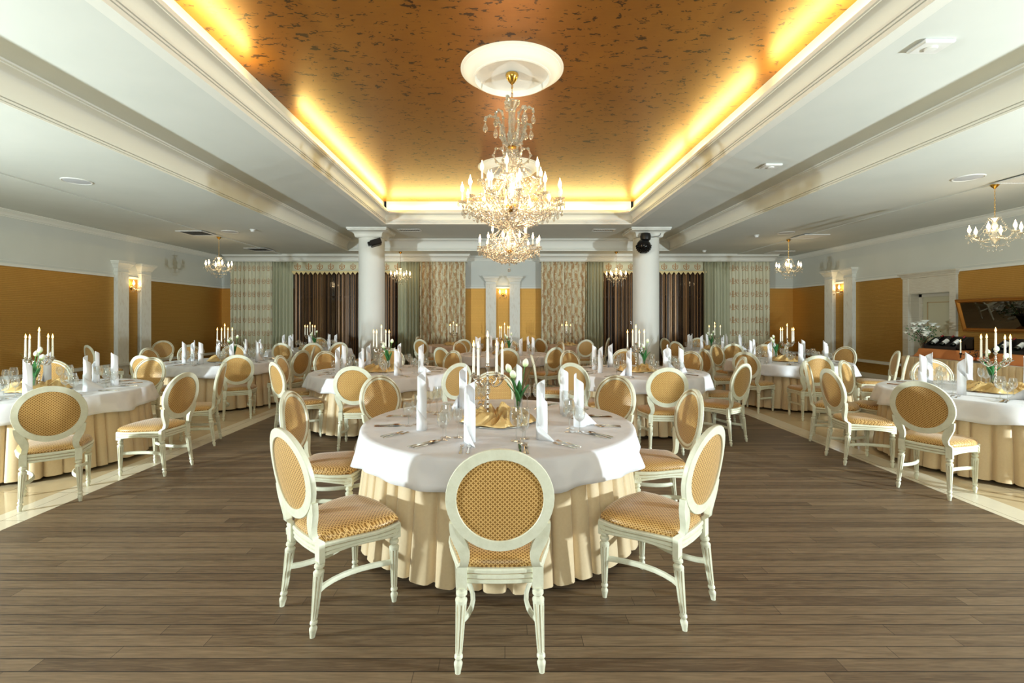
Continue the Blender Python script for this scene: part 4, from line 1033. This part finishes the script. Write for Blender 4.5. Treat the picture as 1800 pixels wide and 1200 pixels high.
for T_KEY, (tname, (cx, cy), off, full) in TABLES.items():
    sc = 1.0 if full else .78
    t = TP.place((cx, cy, 0), random.uniform(0, 6), 'round table with pleated champagne skirt, the '+tname, 'table', 'round banquet tables')
    c = (CLP[len(T_KEY+tname) % 3] if full else CLB).place((cx, cy, 0), random.uniform(0, 6), ('white tablecloth' if full else 'blush tablecloth')+' draped over the '+tname, 'tablecloth', 'tablecloths')
    if not full: t.scale = (sc, sc, 1); c.scale = (sc, sc, 1)
    z = ZT_
    if full:
        TR.place((cx, cy, z), 0, 'round silver tray in the centre of the '+tname, 'tray', 'silver trays')
        SA[len(tname) % 2].place((cx, cy, z+.006), random.uniform(0, 6), 'crumpled gold satin cloth in the centre of the '+tname, 'satin cloth', 'gold satin table centres')
    else:
        o = SA[0].place((cx, cy, z), 1, 'crumpled gold satin cloth in the centre of the '+tname, 'satin cloth', 'gold satin table centres')
    a0 = {'T1': .25, 'T2': .5, 'T3': .9, 'T4': .2, 'T5': .95, 'T6': .9, 'T7': .7, 'T8': .55, 'T9': .9, 'T10': .4, 'T11': .2, 'T12': .8}[T_KEY]
    sv = {'T1': (-.08, 0)}.get(T_KEY, (0, 0)); kx, ky = cx+sv[0], cy+sv[1]
    CD.place((kx, ky, z+.007), a0, 'five-armed silver candelabra on the '+tname, 'candelabra', 'silver candelabras')
    zz = z+.007
    CN.place((kx, ky, zz+CUPC), 0, 'lit taper candle in middle of the candelabra, '+tname, 'candle', 'candles of the '+tname)
    for k in range(4):
        a = a0+pi/4+k*pi/2; wd = DIR8[int(round(a/(pi/4))) % 8]
        CN.place((kx+AR*cos(a), ky+AR*sin(a), zz+CUPZ), 0, 'lit taper candle on %s candelabra arm, %s' % (wd, tname), 'candle', 'candles of the '+tname)
    if T_KEY in VOFF:
        vx, vy = cx+VOFF[T_KEY][0], cy+VOFF[T_KEY][1]
        VS.place((vx, vy, z+.008), 0, 'slender clear glass vase beside the candelabra of the '+tname, 'vase', 'tulip vases')
        for k, ang in enumerate({'T5': (2.2, .5, -.3), 'T8': (1.2, .2, -.6), 'T9': (3.0, 2.5, 3.6)}.get(T_KEY, (2.9, .5, 4.2))):
            TU[k].place((vx, vy, z+.02), ang, ('upper left', 'tallest upright', 'lowest drooping')[k]+' white tulip in the vase of the '+tname, 'flower', 'tulips of the '+tname)
        GRS.place((vx, vy, z+.02), .2, 'two thin curving grass blades in the vase of the '+tname, 'grass blades', 'vase grasses')
    if full:
        near = 0 if T_KEY == 'T1' else 1 if cy < 8 else 2 if cy < 9.5 else 3
        for k in range(8): setting(T_KEY, cx, cy, radians(k*45+off), DIR8[k], k, near)

# ------------------------------------------------------------ chairs: explicit (centre, facing in degrees) or (back position) or (angle, radius)
CHAIRS = {
 'T1': [('c', -.025, 2.37, 91), ('c', -.89, 2.66, 46), ('c', .84, 2.71, 136), ('b', -1.58, 3.66), ('b', 1.42, 3.76), ('b', -1.18, 4.63), ('b', 1.05, 4.63), ('b', -.12, 4.95)],
 'T2': [('b', -1.755, 5.63), ('b', -.60, 6.02), ('b', -2.88, 6.15), ('b', -3.3, 7.2), ('b', -2.98, 8.1), ('b', -2.05, 8.75), ('b', -.90, 8.25)],
 'T3': [('b', 1.84, 5.48), ('b', .87, 6.05), ('b', 2.9, 5.95), ('b', 3.38, 6.95), ('b', 3.1, 8.1), ('b', 2.15, 8.65), ('b', 1.13, 8.3), ('b', .46, 7.3)],
 'T4': [('b', .05, 9.0), ('b', .95, 9.3), ('b', -1.19, 9.25), ('b', 1.25, 11.1), ('b', -1.05, 11.5), ('b', .14, 12.2)],
 'T5': [('c', -3.9, 4.19, 128), ('c', -3.57, 4.95, 175), ('c', -3.82, 5.95, 200), ('b', -4.98, 6.78), ('b', -6.03, 6.4)],
 'T6': [('c', -4.18, 7.60, 115), ('b', -5.4, 7.25), ('b', -3.55, 8.4), ('b', -3.74, 9.35), ('b', -5.75, 10.25), ('b', -6.5, 10.0), ('b', -6.6, 9.0)],
 'T7': [('b', -5.0, 10.87), ('b', -4.35, 10.95), ('b', -3.85, 11.2), ('b', -6.2, 11.6), ('b', -5.3, 13.8), ('b', -3.4, 12.7)],
 'T8': [('c', 3.92, 4.40, 29), ('c', 3.86, 5.25, -7), ('c', 4.85, 4.05, 68), ('b', 4.47, 6.3), ('b', 5.7, 6.45), ('b', 3.95, 6.25)],
 'T9': [('c', 4.72, 7.5, 79), ('c', 5.75, 7.40, 140), ('b', 4.0, 8.0), ('b', 6.6, 8.2), ('b', 6.6, 9.4), ('b', 5.5, 10.2), ('b', 4.45, 10.1), ('b', 3.65, 8.75)],
 'T10': [('b', 5.0, 10.6), ('b', 4.13, 11.6), ('b', 4.47, 13.4), ('b', 5.45, 13.6), ('b', 6.5, 11.2), ('b', 6.8, 12.5)],
 'T11': [('b', -2.2, 12.75), ('b', -2.55, 14.5), ('b', -.35, 13.6), ('b', -1.1, 12.8)],
 'T12': [('b', 2.1, 12.55), ('b', 2.9, 13.7), ('b', 1.0, 13.3)]}
for tk, lst in CHAIRS.items():
    tname, (cx, cy), _, _ = TABLES[tk]; used = {}
    items = []
    for q in lst:
        if q[0] == 'c': x, y, f = q[1], q[2], radians(q[3])
        else:
            bx, by = q[1], q[2]; f = atan2(cy-by, cx-bx); x, y = bx+.27*cos(f), by+.27*sin(f)
        items.append((x, y, f))
    for x, y, f in items:
        a = atan2(y-cy, x-cx)/(pi/4)
        cand = sorted(range(8), key=lambda k: min(abs(a-k), abs(a-k+8), abs(a-k-8)))
        k = next(c for c in cand if c not in used); used[k] = 1
        CH.place((x, y, 0), f-pi/2, 'ivory oval-back gold-upholstered chair, %s side of the %s' % (DIR8[k], tname), 'chair', 'chairs round the '+tname)
for x, y, f, lab in ((-8.5, 8.2, 10, 'ivory oval-back chair against the left wall, nearest of three'), (-8.4, 10.2, 60, 'ivory oval-back chair against the left wall before the pilasters'), (-8.3, 11.7, -60, 'ivory oval-back chair against the left wall, farthest of three')):
    CH.place((x, y, 0), radians(f)-pi/2, lab, 'chair', 'spare chairs by the left wall')

# ------------------------------------------------------------ buffet by the right wall
r = empty('buffet_table', (8.55, 7.9, 0)); tag(r, 'long buffet table with pleated brown-gold skirt along the right wall', 'table')
b = MB(); b.box(-.42, -2.0, .74, .42, 2.0, .78, .004); b.build('tabletop', 'champagne_satin', r, False)
b = MB(); path = [(-.42, -2.0)]; pts = []
def edge(x0, y0, x1, y1, n_, nx, ny):
    for i in range(n_):
        for u, h in ((0, 0), (.12, .8), (.3, 1), (.7, 1), (.88, .8), (.95, .1)):
            t = (i+u)/n_; pts.append((x0+(x1-x0)*t+nx*.02*h, y0+(y1-y0)*t+ny*.02*h))
edge(.42, 2.0, -.42, 2.0, 8, 0, 1); edge(-.42, 2.0, -.42, -2.0, 38, -1, 0); edge(-.42, -2.0, .42, -2.0, 8, 0, -1)
b.loft([[(x, y, .765) for x, y in pts], [(x*1.01, y*1.0, .4) for x, y in pts], [(x*1.03, y*1.005, .03) for x, y in pts]], False); b.build('table_skirt', 'champagne_satin', r, ang=75)
def riser(name, x0, y0, x1, y1, z0, z1, lab):
    b = MB(); nu = 60; cx_, cy_ = (x0+x1)/2, (y0+y1)/2; L = []
    for q, z in ((.9, z1), (1, z1-.006), (1.05, (z0+z1)/2), (1.16, z0+.012), (1.3, z0+.004)):
        ring = []
        for i in range(nu):
            a = 2*pi*i/nu; c, s_ = cos(a), sin(a); m_ = max(abs(c), abs(s_)); w = 1+(.05*sin(9*a)+.03*sin(17*a))*(q-1)*4
            ring.append((cx_+(x1-x0)/2*c/m_*q*w if True else 0, cy_+(y1-y0)/2*s_/m_*(1+(q-1)*.6)*w, z))
        L.append(ring)
    b.loft(L, True); k = len(b.v)
    b.f.append(tuple(range(nu))); b.mi.append(0); o = b.build(name, 'orange_satin', ang=50); tag(o, lab, 'draped cloth', 'orange satin cloths on the buffet'); return o
riser('draped_cloth', 8.30, 8.75, 8.82, 9.72, .78, .955, 'copper-orange satin cloth draped over the riser under the three-bottle wine rack')
riser('draped_cloth', 8.30, 6.6, 8.82, 8.2, .78, .955, 'copper-orange satin cloth draped over the riser at the right end of the buffet')
def bottle():
    r = empty('wine_bottle')  # lies along local -x (neck toward +x, up the slope)
    T = Matrix.Rotation(pi/2, 4, 'Y')
    b = MB(); b.T = T; b.lathe([(.001, 0), (.034, 0), (.0375, .006), (.0375, .185), (.034, .205), (.018, .232), (.0145, .245), (.0140, .285), (.0155, .287), (.0155, .298), (.001, .299)], 20); b.build('glass_body', 'wine_bottle', r)
    b = MB(); b.T = T; b.lathe([(.0380, .05), (.0382, .052), (.0382, .150), (.0380, .152)], 24); b.build('paper_label', 'bottle_label', r)
    b = MB(); b.T = T; b.lathe([(.0148, .243), (.0146, .285), (.0160, .288), (.0160, .299), (.001, .300)], 16); b.build('capsule', 'capsule_red', r); return r
BT = Proto(bottle())
def rack(cx_, y0, y1, n_, lab, labs):
    r = empty('wine_rack', (cx_, (y0+y1)/2, .957)); tag(r, lab, 'wine rack', 'black wine racks on the buffet'); h = (y1-y0)/2
    b = MB(); b.loft([[(-.17, y, 0), (.17, y, 0), (.17, y, .20), (.05, y, .22), (-.17, y, .07)] for y in (-h, -h+.02)], True, True); b.build('end_board', 'rack_black', r, False); b = MB(); b.loft([[(-.17, y, 0), (.17, y, 0), (.17, y, .20), (.05, y, .22), (-.17, y, .07)] for y in (h-.02, h)], True, True); b.build('end_board', 'rack_black', r, False)
    b = MB(); b.box(-.17, -h, .0, .17, h, .02); b.box(-.175, -h, 0, -.155, h, .055); b.box(.15, -h, 0, .17, h, .24); b.box(-.0, -h, .02, .02, h, .10); b.build('shelf', 'rack_black', r, False)
    for i in range(n_):
        y = y0+(y1-y0)*(i+.5)/n_; BT.place((cx_-.135, y, 1.035), 0, labs[i], 'bottle', 'wine bottles on the buffet', rot=(0, -.62, 0))
ordn = ['wine bottle with white label, %s in the wine rack beside the door', 'wine bottle with white label, %s in the wine rack under the tilted mirror']
rack(8.55, 8.98, 9.66, 3, 'black wine rack with three bottles beside the door', [ordn[0] % w for w in ('rightmost', 'middle', 'leftmost')])
rack(8.55, 7.35, 8.32, 4, 'black wine rack with four bottles at the right edge, under the mirror', [ordn[1] % w for w in ('rightmost', 'third from left', 'second from left', 'leftmost')])
# single candle
b = MB(); b.lathe([(.03, 0), (.03, .008), (.012, .012), (.009, .10), (.02, .115), (.02, .14), (.011, .14), (.011, .13)], 16); o = b.build('candlestick', 'black_metal', loc=(8.28, 8.78, .78)); tag(o, 'short dark candlestick on the buffet beside the three-bottle wine rack', 'candlestick')
CN.place((8.28, 8.78, .91), 0, 'lit white taper candle on the dark candlestick of the buffet', 'candle')
# white bouquet
o = VS.place((8.5, 9.82, .782), 0, 'clear glass vase holding the white bouquet at the buffet end', 'vase', 'tulip vases'); o.scale = (2.4, 2.4, 1.5)
rnd = random.Random(11)
r = empty('white_bouquet', (8.5, 9.82, 1.0)); tag(r, 'loose white flower bouquet with twigs in front of the door', 'bouquet')
def blossom(b, c, R):
    for k in range(7):
        a = 2*pi*k/7; b.T = Matrix.Translation(c) @ Matrix.Rotation(a, 4, 'Z') @ Matrix.Rotation(-.5, 4, 'Y')
        b.lathe([(.001, -.001), (R*.3, .0), (R*.42, .004), (R*.3, .008), (.001, .008)], 8, R*.55)
    b.T = Matrix.Translation(c); b.ball((0, 0, .01), R*.35, 8, 5); b.T = Matrix()
tips = []
for k in range(26):
    a = rnd.uniform(0, 2*pi); s_ = rnd.uniform(.05, .36); tips.append((s_*cos(a)*.8, s_*sin(a), rnd.uniform(.22, .52)-s_*.3))
for i, t in enumerate(tips):
    b = MB(); b.tube([(0, 0, -.15), (t[0]*.3, t[1]*.3, t[2]*.55), t], .004, 5); st = b.build('stem', 'twig', r)
    b = MB(); blossom(b, t, .06+.022*(i % 3)); b.build('blossom', 'flower_white', st)
b = MB()
for k in range(220):
    a = rnd.uniform(0, 2*pi); s_ = rnd.uniform(.03, .30); c = Vector((s_*cos(a), s_*sin(a), rnd.uniform(.08, .38))); b.T = Matrix.Translation(c) @ Matrix.Rotation(rnd.uniform(0, 6), 4, 'Z') @ Matrix.Rotation(rnd.uniform(-1, 1), 4, 'Y')
    b.add([(0, 0, 0), (.03, .012, .004), (.06, 0, 0), (.03, -.012, .004)], [(0, 1, 2, 3)])
b.T = Matrix(); g = b.build('foliage', 'leaf', r, False); g['kind'] = 'stuff'
# dark flower and fruit dish
r = empty('fruit_dish', (8.25, 8.40, .782)); tag(r, 'dish with dark flowers and orange fruit on the buffet, left of the right wine rack', 'fruit dish')
b = MB(); b.lathe([(.06, 0), (.09, .006), (.15, .03), (.155, .034), (.14, .03), (.001, .012)], 24); b.build('dish', 'silver', r)
for k in range(5): a = k*1.25; b = MB(); b.ball((.07*cos(a), .07*sin(a), .055), .034, 10, 8); b.build('fruit', 'fruit', r)
b = MB()
for k in range(90):
    c = Vector((rnd.uniform(-.09, .13), rnd.uniform(-.02, .22), rnd.uniform(.05, .20))); b.T = Matrix.Translation(c) @ Matrix.Rotation(rnd.uniform(0, 6), 4, 'Z') @ Matrix.Rotation(rnd.uniform(-1.2, 1.2), 4, 'Y')
    b.add([(0, 0, 0), (.02, .012, .006), (.045, 0, 0), (.02, -.012, .006)], [(0, 1, 2, 3)])
b.T = Matrix(); g = b.build('dark_foliage', 'dark_foliage', r, False); g['kind'] = 'stuff'
# tilted mirror with gilt frame on the right wall
r = empty('wall_mirror', (XR-.03, 8.75, 1.28)); r.rotation_euler = (0, -.26, 0); tag(r, 'large dark mirror in a gilt frame leaning forward on the right wall', 'mirror')
W2, H2, fw = 1.25, .68, .075
b = MB(); L = []
for d, t in ((0, 0), (0, -.03), (.012, -.045), (.03, -.04), (.045, -.05), (.06, -.035), (.075, -.015), (.075, 0)):
    L.append([(t, -W2+d, d), (t, W2-d, d), (t, W2-d, H2-d), (t, -W2+d, H2-d)])
b.loft(L, True); b.build('gilt_frame', 'old_gold_frame', r, ang=30)
b = MB(); b.box(-.012, -W2+.07, .07, -.002, W2-.07, H2-.07); b.build('mirror_glass', 'mirror', r, False)
